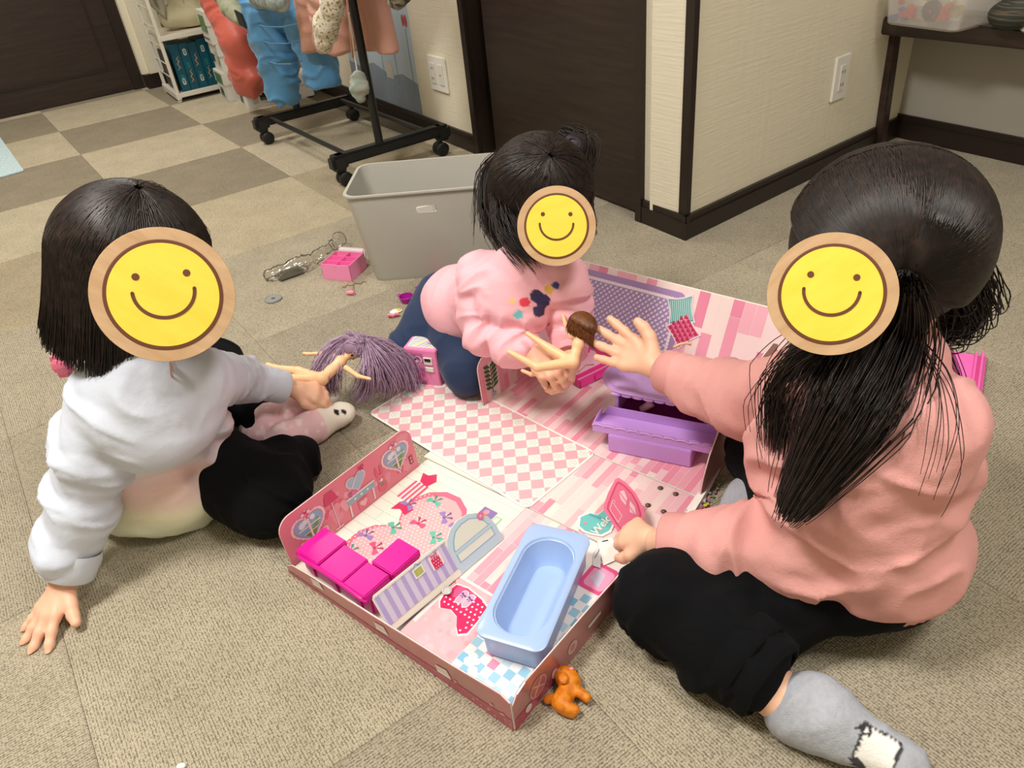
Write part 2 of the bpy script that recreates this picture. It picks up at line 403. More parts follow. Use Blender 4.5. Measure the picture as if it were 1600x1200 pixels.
def tonemat(c):
    if c not in tone: tone[c] = carpet('carpet_%d' % len(tone), c, c)
    return tone[c]
meshes = {}
x0, y0, yaw = -1.9054, 3.5669, .5709
def tile_mesh(c):
    if c in meshes: return meshes[c]
    b = MB(); s = .2497; t = .247; z0 = -.006; z1 = -.0012
    b.add([(-s,-s,z0),(s,-s,z0),(s,s,z0),(-s,s,z0),(-s,-s,z1),(s,-s,z1),(s,s,z1),(-s,s,z1),(-t,-t,0),(t,-t,0),(t,t,0),(-t,t,0)],
          [(3,2,1,0),(0,1,5,4),(1,2,6,5),(2,3,7,6),(3,0,4,7),(4,5,9,8),(5,6,10,9),(6,7,11,10),(7,4,8,11),(8,9,10,11)])
    me = bpy.data.meshes.new('carpet_tile'); me.from_pydata(b.v, [], b.f); me.materials.append(tonemat(c)); meshes[c] = me; return me
SHEEN_LIGHT, SHEEN_DARK = (192,180,154), (148,137,116)  # pile sheen of quarter-turned tiles painted in as two tile colours
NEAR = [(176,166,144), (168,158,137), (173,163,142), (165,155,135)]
for i in range(-7, 10):
    for j in range(-5, 14):
        cx = x0+.5*((i+.5)*math.cos(yaw)+(j+.5)*math.sin(yaw)); cy = y0+.5*((i+.5)*math.sin(yaw)-(j+.5)*math.cos(yaw)); c = V(cx, cy, 0)
        if cy < -1.3 or (c-C0)@ND < -.33 and (c-C0)@NB < -.33: continue
        if (c-D0)@ND1 < -.33 or cx < -3.4 or cx > 2.9: continue
        if (c-C0)@ND < -.33 and (c-C0)@BD < .0: continue
        if (c-C1)@NC < -.33 and cy < 3: continue
        if (c-C0)@NB < -.33 and (c-C0)@BD > .3 and (c-C0)@ND < 0: continue
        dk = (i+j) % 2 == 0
        if j <= 2: col = SHEEN_DARK if dk else SHEEN_LIGHT  # painted sheen contrast, fading by row towards the camera
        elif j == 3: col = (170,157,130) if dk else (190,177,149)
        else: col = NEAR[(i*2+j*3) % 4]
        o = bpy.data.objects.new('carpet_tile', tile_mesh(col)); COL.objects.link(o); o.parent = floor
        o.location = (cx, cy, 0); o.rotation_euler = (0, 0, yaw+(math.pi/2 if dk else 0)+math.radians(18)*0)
def wall(name, P, Q, n, m, z0=0, z1=2.4, t=.12):
    P, Q = np.asarray(P, float), np.asarray(Q, float); b = MB(); o = -n*t
    b.hexa([P+Z*z0, Q+Z*z0, Q+o+Z*z0, P+o+Z*z0, P+Z*z1, Q+Z*z1, Q+o+Z*z1, P+o+Z*z1]); return setp(b.build(name, m), kind='structure')
def strip(b, P, Q, n, z0, z1, t):
    P, Q = np.asarray(P, float), np.asarray(Q, float); o = n*t
    b.hexa([P+o+Z*z0, Q+o+Z*z0, Q+Z*z0, P+Z*z0, P+o+Z*z1, Q+o+Z*z1, Q+Z*z1, P+Z*z1]); return b
# wall A (closet wall) in pieces around the closet opening
A = lambda t, z=0: C0+AD*t+Z*z
tdo = (onplane(998, 350, C0, ND)-C0)@AD; tdi = (onplane(752, 231, C0, ND)-C0)@AD
tcor = 3.40
wall('wall_back', A(.012), A(tdo-.0), ND, M_wall); wall('wall_back', A(tdi), A(tcor), ND, M_wall); wall('wall_back', A(tdo), A(tdi), ND, M_wall, 2.05, 2.4)
wall('wall_right', C0, C1, NB, M_wall)
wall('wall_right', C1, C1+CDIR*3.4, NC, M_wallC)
wall('wall_left', D0+UD*.62, D0+UD*.0, ND1, M_wall)
# baseboards: lower board and a stepped lip
def baseboard(name, P, Q, n, h=.062):
    b = MB(); strip(b, P, Q, n, 0, h*.72, .012); strip(b, P, Q, n, h*.72, h, .009); strip(b, P, Q, n, h*.69, h*.73, .0135)
    return setp(b.build(name, M_trim), kind='structure')
baseboard('baseboard_back', A(-.013), A(tdo-.0), ND); baseboard('baseboard_back', A(tdi+.03), A(tcor), ND)
baseboard('baseboard_right', C0-BD*.013, C1, NB); baseboard('baseboard_far_right', C1, C1+CDIR*3.4, NC, .07)
cp = MB(); strip(cp, A(-.004), A(.022), ND, .06, 2.4, .004); strip(cp, C0-BD*.004, C0+BD*.012, NB, .06, 2.4, .004)
setp(cp.build('trim_1', M_trim), kind='structure')
# closet: frame, recessed track, two panels
fr = MB(); strip(fr, A(tdo-.022), A(tdo+.0), ND, 0, 2.07, .014); strip(fr, A(tdi), A(tdi+.028), ND, 0, 2.07, .012); strip(fr, A(tdo), A(tdi), ND, 2.02, 2.07, .012)
strip(fr, A(tdo-.0), A(tdo+.012), -ND, 0, 2.05, .1); strip(fr, A(tdi-.012), A(tdi), -ND, 0, 2.05, .1)
dr = setp(MB().hexa([A(tdo, 0)-ND*.1, A(tdi, 0)-ND*.1, A(tdi, 0)-ND*.11, A(tdo, 0)-ND*.11, A(tdo, 2.05)-ND*.1, A(tdi, 2.05)-ND*.1, A(tdi, 2.05)-ND*.11, A(tdo, 2.05)-ND*.11]).build('door_2', M_trim), kind='structure')
fr.build('door_frame', M_trim, dr)
tm = (onplane(873, 150, C0-ND*.02, ND)-C0)@AD
for a, b_, off in ((tdo+.012, tm-.002, .018), (tm+.004, tdi-.045, .03)):
    bb = MB(); P, Q = A(a)-ND*off, A(b_)-ND*off; strip(bb, P, Q, -ND, .006, 2.02, .022)
    pn = bb.build('door_panel', M_dark, dr, bevel=.0015)
fl_ = MB().lathe([(.004, 0), (.003, .0015), (.0005, .002)], A(tm-.012, .60)-ND*.0165, 10, AD, Z, ND); fl_.build('screw_cap', M_white, dr)
# left door
d1 = MB(); P, Q = D0-UD*.93, D0-UD*.06
strip(d1, P, Q, ND1, .004, 2.02, .0)
d1 = MB(); d1.hexa([P-ND1*.04+Z*.004, Q-ND1*.04+Z*.004, Q+Z*.004, P+Z*.004, P-ND1*.04+Z*2.02, Q-ND1*.04+Z*2.02, Q+Z*2.02, P+Z*2.02])
door1 = setp(d1.build('door_1', M_dark), kind='structure')
f1 = MB(); strip(f1, Q, Q+UD*.055, ND1, 0, 2.08, .016); strip(f1, P-UD*.055, P, ND1, 0, 2.08, .016); strip(f1, P, Q, ND1, 2.02, 2.08, .016); f1.build('door_frame', M_trim, door1)
gr = MB()
for z0, z1 in ((.12, .92), (1.0, 1.9)):
    for a in (.12, .78): strip(gr, P+UD*(a-.006), P+UD*(a+.006), ND1, z0, z1, .004)
    for zz in (z0, z1): strip(gr, P+UD*.12, P+UD*.78, ND1, zz-.006, zz+.006, .004)
gr.build('door_moulding', M_trim, door1)
b2 = MB(); b2.box(P+UD*.06+ND1*.03+Z*1.0, (.11,.02,.02), UD, ND1); b2.build('door_handle', mat('steel', (170,168,160), .3, metal=1), door1)
wall('wall_left', D0-UD*1.0, D0-UD*2.0, ND1, M_wall); baseboard('baseboard_left', D0-UD*1.0, D0-UD*2.0, ND1)
# white casing beside the door, on a short dark baseboard
pl = MB(); pb = D0+UD*.0; PO = onplane(236, 137, (0,0,0), Z)
strip(pl, pb-UD*.005, pb+UD*.16, ND1, .07, 2.4, .05); strip(pl, pb+UD*.03, pb+UD*.16, ND1, .07, 2.4, .075)
setp(pl.build('trim_2', M_wall), kind='structure')
pk = MB(); strip(pk, pb-UD*.0, pb+UD*.165, ND1, 0, .07, .08); setp(pk.build('baseboard_left', M_trim), kind='structure')
# walls behind the camera and ceiling
wall('wall_front', (-3.5,-1.5,0), (3.1,-1.5,0), V(0,1,0), M_wall)
wall('wall_west', (-3.5,-1.5,0), (-3.5,3.1,0), V(1,0,0), M_wall)
ce = MB().hexa([(-4,-1.6,2.4),(3.2,-1.6,2.4),(3.2,6,2.4),(-4,6,2.4),(-4,-1.6,2.45),(3.2,-1.6,2.45),(3.2,6,2.45),(-4,6,2.45)]); setp(ce.build('ceiling', M_ceil), kind='structure')
M_lamp = bpy.data.materials.new('lamp_diffuser'); M_lamp.use_nodes = True
_b = M_lamp.node_tree.nodes['Principled BSDF']; _b.inputs['Emission Color'].default_value = (1,.93,.82,1); _b.inputs['Emission Strength'].default_value = 3
for (x, y, z), wh in zip(LAMPS, ('over the left of the play area', 'over the closet corner', 'above the right foreground', 'over the clothes rack corner')):
    t = empty('ceiling_lamp', (x, y, 2.4), 'square white ceiling panel lamp '+wh, 'lamp', 'ceiling panel lamps')
    MB().box((x,y,2.385), (.56,.56,.03)).build('lamp_frame', M_white, t, bevel=.006)
    MB().box((x,y,2.366), (.5,.5,.008)).build('lamp_diffuser', M_lamp, t)
# outlets
def outlet(name, c, n, along, label, wd=.07, hh=.115):
    t = empty(name, c, label, 'wall outlet')
    MB().box(c+n*.004, (wd,.008,hh), along, n, Z).build('cover_plate', M_white, t, bevel=.003)
    ins = wd > .1
    for k in ((-1, 1) if ins else (0,)):
        cc = c+along*(k*.028)
        s = MB().box(cc+n*.0095, (.024 if not ins else .034,.003,.068), along, n, Z).build('socket_insert', mat('socket_white', (222,220,210), .35), t, bevel=.001)
        if k <= 0:
            for zz in (-.017, .017):
                b = MB()
                for xx in (-.005, .005): b.box(cc+n*.0112+Z*zz+along*xx, (.0016,.0012,.008), along, n, Z)
                b.build('socket_slot', M_black, s)
        else: MB().lathe([(.0025,0),(.002,.002),(.0002,.002)], cc+n*.0105, 10, along, Z, n).build('aerial_socket', M_black, s)
pc = onplane(686, 115, C0, ND); outlet('wall_outlet', pc, ND, -AD, 'white double outlet plate on the cream wall left of the dark closet', .12, .118)
pc = onplane(1311, 121, C0, NB); outlet('wall_outlet', pc, NB, BD, 'tall white outlet plate on the wall right of the corner post', .07, .118)
# poster on wall A behind the rack
M_print = mat_attr('printed_card', .38, coat=.15)
M_paper = mat_attr('printed_paper', .7)
pR = onplane(664, 196, C0, ND); tR = (pR-C0)@AD; zb = pR[2]; tL = tR+.62
ps = MB(); strip(ps, A(tR), A(tL), ND, zb, zb+.95, .0015)
po = setp(ps.build('wall_poster', mat('poster_blue', (186,202,214), .6)), 'pale blue wall poster with tulips taped behind the clothes rack', 'poster')
pp = Print(A(tL, zb)+ND*.0018, -AD, Z, lift=.0002, N=ND)
pp.poly([(0,0),(.62,0),(.62,.15),(.5,.17),(.4,.15),(.25,.18),(.1,.15),(0,.16)], (150,164,180))
for k in range(60): pp.disc(RS.rand()*.6+.01, RS.rand()*.12+.01, .0022, (196,208,216), 2, 6)
for x, h, c in ((.14,.3,(196,92,88)), (.34,.22,(196,92,88)), (.46,.22,(96,136,156)), (.585,.31,(196,92,88))):
    pp.line([(x,.12),(x,.12+h*.7)], .003, (120,140,160), 2)
    pp.disc(x-.010, .12+h*.78, .010, c, 3, 12, .02); pp.disc(x+.012, .12+h*.78, .011, c, 3, 12, .021)
pp.rect(.36,.14,.42,.2,(214,208,196),3)
pp.build('tulip_print', M_paper, po)
# ------------------------------------------------------------ clothes rack
def rack():
    c1 = at(420,224,0); c2 = at(541,289,0); vd = nrm(c2-c1); u = V(-vd[1], vd[0], 0); u = u if u[1] > 0 else -u
    t = empty('clothes_rack', tuple((c1+c2)/2), 'black metal rolling clothes rack hung with small coats by the wall poster', 'clothes rack')
    LN = .40
    for c in (c1, c2):
        b = MB(); s = c+Z*.085
        b.box(s+u*(LN/2-.02)+Z*0, (LN+.01,.042,.036), u, vd)
        f = b.build('foot_bar', M_black, t, bevel=.008, smooth=True)
        e = MB(); e.box(s-u*.01-Z*.008, (.055,.05,.052), u, vd); e.build('end_cap', M_black, f, bevel=.01, smooth=True)
        e = MB(); e.box(s+u*(LN-.02)-Z*.008, (.055,.05,.052), u, vd); e.build('end_cap', M_black, f, bevel=.01, smooth=True)
        for k in (0, LN-.03):
            q = c+u*k
            w_ = MB()
            for sg in (-1, 1): w_.lathe([(.006,-.009),(.019,-.009),(.023,-.006),(.023,.006),(.019,.009),(.006,.009)], q+vd*sg*.012+Z*.0235, 20, u, Z, vd)
            cs = w_.build('caster', M_black, t, smooth='auto')
            MB().tube([q+Z*.04, q+Z*.07], .009, 10).build('caster_stem', M_black, cs)
    p1 = c1+u*.145; p2 = c2+u*.145
    top = 1.42
    for p in (p1, p2):
        MB().tube([p+Z*.1, p+Z*top], .0135, 14).build('post', M_black, t, smooth='auto')
    MB().tube([p1+Z*top-vd*.05, p2+Z*top+vd*.05], .0125, 14).build('hanging_rail', M_black, t, smooth='auto')
    for k in (.03, .33): MB().tube([c1+u*k+Z*.09, c2+u*k+Z*.09], .0085, 10).build('cross_bar', M_black, t, smooth='auto')
    return p1+Z*top, p2+Z*top, vd, u
R1, R2, RV, RU = rack()
def rp(u, v, off=0.0):     # point on the vertical plane through the rail, pushed off towards the camera
    n = -RU; return onplane(u, v, R1-RU*off, n)
def cloth(name, col, rough=.55, bump=None, sheen=.2, var=None): return mat(name, col, rough, bump=bump or [(260,.0004,2),(30,.0012,3)], sheen=sheen, var=var)
def hanger_hook(parent, p):
    q = V(p[0], p[1], R1[2])
    pts = [p, V(q[0],q[1],q[2]-.04)]+[q+(-RU)*0.018*math.sin(a)+Z*(.016*math.cos(a)) for a in np.linspace(math.pi, 0, 8)]
    MB().tube(pts, .0022, 6).build('hanger_hook', M_black, parent)
def garment(name, label, cat, chains, mt, segs, seed=1, h=.007, hook=None, cuts=()):
    bl = Blob(h)
    for ch, k in chains: bl.chain(ch, k)
    for c, r, ax in cuts: bl.ell(c, r, ax, k=.006, cut=True)
    lo = min((q for ch, k in chains for q in ch), key=lambda q: q[0][2])[0]
    t = blob_obj(name, bl, mt, None, segs, seed)
    setp(t, label, cat, 'children\'s clothes on the rack' if False else None)
    if hook is not None: hanger_hook(t, hook)
    return t
def seg(ch, amp=.008, wl=.045): return [(a[0], b[0], max(a[1], b[1]), amp, wl) for a, b in zip(ch[:-1], ch[1:])]
# coral snow trousers (leftmost), blue ski trousers, salmon coat
leg1 = [(rp(388,130,.05), .060), (rp(374,60,.05), .074), (rp(348,0,.05), .078), (rp(322,-90,.03), .08)]
top1 = [(rp(322,-90,.03), .08), (rp(300,-190,.0), .06), (rp(298,-230,0), .03)]
garment('snow_trousers', 'coral red padded snow trousers, leftmost on the rack', 'trousers', [(leg1,.02),(top1,.02),([(rp(366,118,.05),.03),(rp(395,120,.05),.03)],.03)], cloth('coral_nylon', (204,98,84), .42), [(rp(390,135,.05), rp(322,-90,.03), .095, .011, .03)], 2, hook=rp(298,-238), cuts=[(rp(394,164,.05), (.12,.12,.055), (RV, RU, nrm(Z+RV*.25)))])
tr = garment('ski_trousers', 'bright blue quilted ski trousers hanging in the middle of the rack', 'trousers',
   [([(rp(442,140,.07), .062), (rp(428,60,.07), .078), (rp(418,10,.07), .085), (rp(405,-50,.05), .085)], .015),
    ([(rp(504,122,.0), .060), (rp(484,50,.0), .068), (rp(465,5,.0), .072), (rp(430,-60,.02), .078)], .015),
    ([(rp(405,-50,.05), .075), (rp(400,-150,.02), .07), (rp(395,-215,0), .03)], .03)], cloth('blue_nylon', (84,146,196), .38),
   [(rp(440,150,.07), rp(405,-50,.07), .10, .011, .026), (rp(503,120,0), rp(440,-30,0), .09, .010, .026)], 3, hook=rp(395,-222), cuts=[(rp(442,170,.07), (.12,.12,.055), (RV, RU, nrm(Z+RV*.2))), (rp(507,150,.0), (.10,.12,.055), (RV, RU, nrm(Z+RV*.1)))])
for v in (40, 66, 98):
    MB().tube([rp(386+v*.30, v-3, .118), rp(405+v*.28, v+2, .158), rp(432+v*.24, v+2, .160), rp(462+v*.10, v-3, .115)], .0022, 5).build('quilt_seam', cloth('blue_seam', (60,118,168)), tr)
# grey-green sleeve with a black patch lying over the two
sl = [(rp(378,28,.12), .028), (rp(362,12,.12), .034), (rp(350,-14,.10), .04), (rp(345,-120,.03), .05), (rp(360,-215,0), .025)]
g = garment('quilted_jacket', 'sage grey jacket whose sleeve hangs between coral and blue trousers', 'jacket', [(sl,.02)], cloth('sage_cloth', (150,152,126), .6), seg(sl,.006,.02), 5, hook=rp(360,-222))
pq = rp(376,30,.165); MB().box(pq, (.042,.006,.05), nrm(RV+RU*.2-Z*.3), RU, nrm(Z-RV*.3)).build('black_patch', M_black, g, bevel=.002)
sl = [(rp(437,2,.145), .03), (rp(405,-8,.135), .034), (rp(395,-40,.12), .036), (rp(408,-205,.0), .03)]
garment('mitten', 'pale blue and grey fleece mitten hanging on the blue ski trousers', 'mitten', [(sl,.02)], cloth('pale_mitten', (160,172,168), .9, var=(40,(116,126,130),.4,.6)), seg(sl,.005,.02), 6)
# salmon coat: two front panels with hem and pocket welts
hem = []
bl = Blob(.007)
for ub, ut, off in ((492,480,.04),(515,503,.03),(538,526,.0),(566,548,-.06),(588,566,-.075),(608,584,-.085)):
    bl.chain([(rp(ub, 94-(ub-490)*.08, off), .036), (rp(ut, -10, off), .040), (rp(ut+4, -110, off*.8), .042), (rp((ut+525)/2, -190, off*.3), .035)], .03)
bl.chain([(rp(505,-170,.03), .05), (rp(525,-225,0), .02)], .02); bl.chain([(rp(548,-170,.02), .05), (rp(525,-225,0), .02)], .02)
bl.ell(rp(552,40,.045), (.006,.02,.3), (RV, RU, Z), k=.012, cut=True)
bl.ell(rp(555,142,-.02), (.60,.40,.13), (RV, RU, Z), k=.006, cut=True)
blc = blob_obj('child_coat', bl, cloth('salmon_cotton', (206,154,136), .6), None, [(rp(500,90,.06), rp(505,-80,.06), .11, .012, .05), (rp(590,90,.03), rp(570,-80,.03), .11, .012, .05)], 8)
setp(blc, 'salmon pink child coat, rightmost garment on the rack in front of the poster', 'coat'); hanger_hook(blc, rp(525,-232))
hm = MB(); hm.tube([rp(551,90,.012), rp(547,40,.012), rp(538,-40,.02)], .004, 6)
hm.build('seam', cloth('salmon_cotton', (206,154,136)), blc)
sl = [(rp(508,72,.11), .026), (rp(510,40,.11), .034), (rp(520,10,.105), .028), (rp(522,-40,.10), .034), (rp(524,-215,.0), .025)]
garment('floral_scarf', 'white scarf with tiny yellow and green flowers over the salmon coat', 'scarf', [(sl,.015)], cloth('floral', (222,214,198), .8, var=(130,(150,128,70),.56,.6)), seg(sl,.007,.03), 9)
sl = [(rp(563,152,.03), .013), (rp(561,135,.03), .027), (rp(559,118,.03), .018)]
mt2 = garment('knit_mitten', 'pale green knitted mitten dangling on a cord below the salmon coat', 'mitten', [(sl,.01)], cloth('mint_knit', (150,170,160), .9, var=(60,(176,160,150),.45,.6)), seg(sl,.006,.015), 4, h=.004)
MB().tube([rp(558,112,.03), rp(556,98,.03), rp(554,85,.03), rp(545,20,.04)], .0022, 6).build('cord', M_white, mt2)
sl = [(rp(622,-5,.01), .03), (rp(628,-40,.01), .04), (rp(600,-120,.0), .05), (rp(560,-222,0), .02)]
garment('patterned_jacket', 'grey patterned jacket hanging behind the salmon coat at the rack end', 'jacket', [(sl,.02)], cloth('grey_pattern', (150,140,120), .8, var=(70,(70,66,60),.5,.55)), seg(sl,.005,.02), 12, hook=rp(560,-228))
# ------------------------------------------------------------ white wire shelf with books, bag
F0 = at(282,160,0); SD = nrm(UD*1.0); DP = nrm(V(-.49,.87,0)); SW = .62; SDp = .30
t = empty('wire_shelf', tuple(F0), 'white wire sided shelf unit standing beside the dark door', 'shelf')
M_enamel = mat('white_enamel', (214,211,200), .35)
for k, s in ((0, 'l'), (SW, 'r')):
    p = F0+SD*k; fr = MB()
    fr.box(p+DP*.0+Z*.6, (.016,.016,1.16), SD, DP); fr.box(p+DP*SDp+Z*.6, (.016,.016,1.16), SD, DP); fr.box(p+DP*SDp/2+Z*.028, (.022,SDp+.03,.03), SD, DP)
    f = fr.build('side_frame', M_enamel, t, bevel=.002)
    for zz in (.11,.17,.25,.33,.41,.49,.58,.66,.75): MB().tube([p+Z*zz, p+DP*SDp+Z*zz], .0028, 6).build('side_wire', M_enamel, f)
    for q in (p, p+DP*SDp): MB().lathe([(.009,0),(.011,.004),(.008,.016)], q, 10).build('shelf_foot', M_enamel, f)
for zz in (.032, .285, .60, .95):
    s = MB().box(F0+SD*SW/2+DP*SDp/2+Z*zz, (SW-.01,SDp+.01,.014), SD, DP).build('shelf_board', mat('shelf_board', (196,186,166), .5), t, bevel=.002)
    MB().box(F0+SD*SW/2+DP*(-.008)+Z*zz, (SW,.012,.022), SD, DP).build('shelf_lip', M_enamel, s, bevel=.002)
M_teal = mat('teal_cover', (0,84,104), .4, var=(30,(0,74,94),.3,.7))
blab = ['teal workbook, leftmost in the row on the bottom shelf']
for k in range(7):
    tk = .042; hgt = .212-.004*(k % 3); dz = .039; p = F0+SD*(.03+k*(tk+.0015)+tk/2)+DP*(.10)
    b = MB().box(p+Z*(dz+hgt/2), (tk,.17,hgt), SD, DP).build('teal_book', M_teal, None, bevel=.0025)
    lab = ['leftmost', 'second from the left', 'third from the left', 'fourth from the left', 'fifth from the left', 'sixth from the left'][k] if k < 6 else None
    setp(b, 'teal spined workbook with gold script, %s on the bottom shelf' % lab if lab else 'teal spined workbook half hidden behind the coral trousers', 'book', 'teal workbooks on the bottom shelf' if k < 6 else 'teal workbooks hidden by the trousers')
    pr = Print(p-SD*tk/2-DP*.0855+Z*dz, SD, Z, lift=.0003, N=-DP); fl = k % 2; g = (198,160,100)
    yy = .155 if fl else .03
    if k % 3 != 2: yy2 = .02 if fl else .16
    pr.rect(.013, yy, .029, yy+.030, (206,212,208), 1, r=.007); pr.rect(.018, yy+.007, .024, yy+.023, (20,80,92), 2); pr.rect(.020, yy+.012, .022, yy+.018, (206,212,208), 3)
    y0_ = .035 if fl else .10
    pr.line([(.012,y0_),(.024,y0_+.012),(.014,y0_+.026),(.027,y0_+.034),(.018,y0_+.048),(.028,y0_+.056)], .0026, g, 1, True)
    pr.line([(.026,y0_+.004),(.017,y0_+.020),(.024,y0_+.044)], .002, (206,150,110), 2, True)
    for q in range(5): pr.rect(.012+.002*(q % 2), .098-.05*(1-fl)+.006*q, .029, .1005-.05*(1-fl)+.006*q, (60,150,140), 1)
    pr.build('spine_print', M_print, b)
# dark folders behind the side wires
for k in range(1):
    b = MB().box(F0+SD*.016+DP*.14+Z*.13, (.012,.2,.17), SD, DP).build('dark_folder', mat('folder', (60,58,56), .5, var=(40,(120,80,60),.6,.65)), None, bevel=.002); setp(b, 'dark printed folder seen through the shelf side wires', 'folder')
# canvas tote on the shelf
bc = F0+SD*.20+DP*.13+Z*.295
bl = Blob(.006); bl.cone(bc+Z*.05-SD*.10, bc+Z*.05+SD*.11, .050, .050, .02); bl.cone(bc+Z*.2-SD*.11, bc+Z*.2+SD*.07, .060, .052, .05); bl.cone(bc+Z*.05, bc+Z*.34-SD*.03, .06, .05, .05); bl.cone(bc+Z*.35-SD*.1, bc+Z*.35+SD*.04, .045, .042, .05)
bl.below(bc[2]+.0005)
bag = blob_obj('canvas_bag', bl, mat('canvas', (196,190,160), .9, bump=[(300,.0004,2),(20,.003,2)]), None, [(bc-SD*.05, bc+Z*.4-SD*.05, .12, .006, .09)], 3); setp(bag, 'cream canvas bag slumped on the upper shelf of the white rack', 'bag')
MB().tube([bc-SD*.13+Z*.34-DP*.05, bc-SD*.17+Z*.24-DP*.05, bc-SD*.165+Z*.12-DP*.04, bc-SD*.13+Z*.06-DP*.04, bc-SD*.115+Z*.14-DP*.05], [.007,.011,.012,.012,.006], 8).build('strap', mat('strap_grey', (150,146,132), .8), bag, smooth=True)
MB().tube([bc-SD*.02+Z*.02-DP*.052, bc-SD*.03+Z*.12-DP*.062, bc-SD*.06+Z*.3-DP*.055], .0025, 6).build('seam', mat('canvas_seam', (170,164,136), .9), bag)
# ------------------------------------------------------------ cardboard boxes beside the shelf
BXO = at(390,172,0); BX = nrm(at(456,157,0)-BXO); BY = V(-BX[1], BX[0], 0)
def carton(name, O, wd, dp, hg, label, z=0, prints=True, shade=(214,211,205)):
    t = empty(name, tuple(O+Z*z), label, 'box')
    M = mat('carton_'+str(shade[0]), shade, .55); c = O+BX*wd/2+BY*dp/2
    MB().box(c+Z*(z+hg*.32), (wd,dp,hg*.64), BX, BY).build('box_body', M, t, bevel=.002)
    MB().box(c+Z*(z+hg*.78), (wd+.006,dp+.006,hg*.44), BX, BY).build('box_lid', M, t, bevel=.002)
    return t
bx1 = carton('paper_box', BXO, .31, .22, .105, 'white copy paper box marked A4 on the floor under the coats')
pr = Print(BXO-BY*.0034+Z*0, BX, Z, lift=.0003, N=-BY)
pr.rect(.060,.030,.120,.092,(24,24,26)); pr.rect(.064,.034,.116,.040,(120,120,120),2)
def A4(pr, x, y, s, col, L):
    pr.line([(x,y),(x+.25*s,y+.7*s),(x+.5*s,y)], .13*s, col, L); pr.line([(x+.12*s,y+.24*s),(x+.4*s,y+.24*s)], .1*s, col, L)
    pr.line([(x+.95*s,y),(x+.95*s,y+.7*s),(x+.62*s,y+.22*s),(x+1.1*s,y+.22*s)], .13*s, col, L)
A4(pr, .066, .052, .044, (230,228,222), 3)
for k in range(4): pr.rect(.028+.006*k,.02,.030+.006*k,.075,(150,148,144))
pr.line([(.14,.055),(.30,.055)], .0012, (120,118,112))
pr.build('box_print', M_print, bx1)
pr = Print(BXO+BY*.22-BX*.0034, -BY, Z, lift=.0003, N=-BX)
for k in range(3): pr.rect(.03+.02*k,.02,.036+.02*k,.08,(150,150,148))
pr.rect(.11,.02,.15,.06,(60,60,66)); pr.build('box_print', M_print, bx1)
BX2 = BXO+BY*.235-BX*.03
bx2 = carton('carton', BX2, .28, .17, .13, 'white carton with a green stripe right behind the A4 box', shade=(206,204,196))
pr = Print(BX2+BY*.17-BX*.0034, -BY, Z, lift=.0003, N=-BX); pr.rect(.02,.075,.15,.12,(84,132,66)); pr.rect(.05,.015,.10,.055,(90,84,90)); pr.rect(.03,.02,.14,.023,(120,120,120)); pr.build('box_print', M_print, bx2)
bx3 = carton('carton', BX2+BX*.012, .26, .16, .12, 'white carton stacked on the green striped one', z=.13, shade=(210,208,200))
pr = Print(BX2+BX*.012+BY*.16-BX*.0034+Z*.13, -BY, Z, lift=.0003, N=-BX)
pr.rect(.09,.03,.14,.09,(196,204,190)); pr.rect(.02,.035,.05,.07,(80,70,66)); pr.build('box_print', M_print, bx3)['kind'] = 'stuff'
bx4 = carton('carton', BX2+BX*.0, .27, .16, .14, 'topmost white carton with a bright green side panel', z=.25, shade=(212,210,202))
pr = Print(BX2+BY*.16-BX*.0034+Z*.25, -BY, Z, lift=.0003, N=-BX); pr.rect(.02,.05,.13,.12,(70,124,60)); pr.rect(.02,.02,.13,.026,(90,90,90)); pr.build('box_print', M_print, bx4)
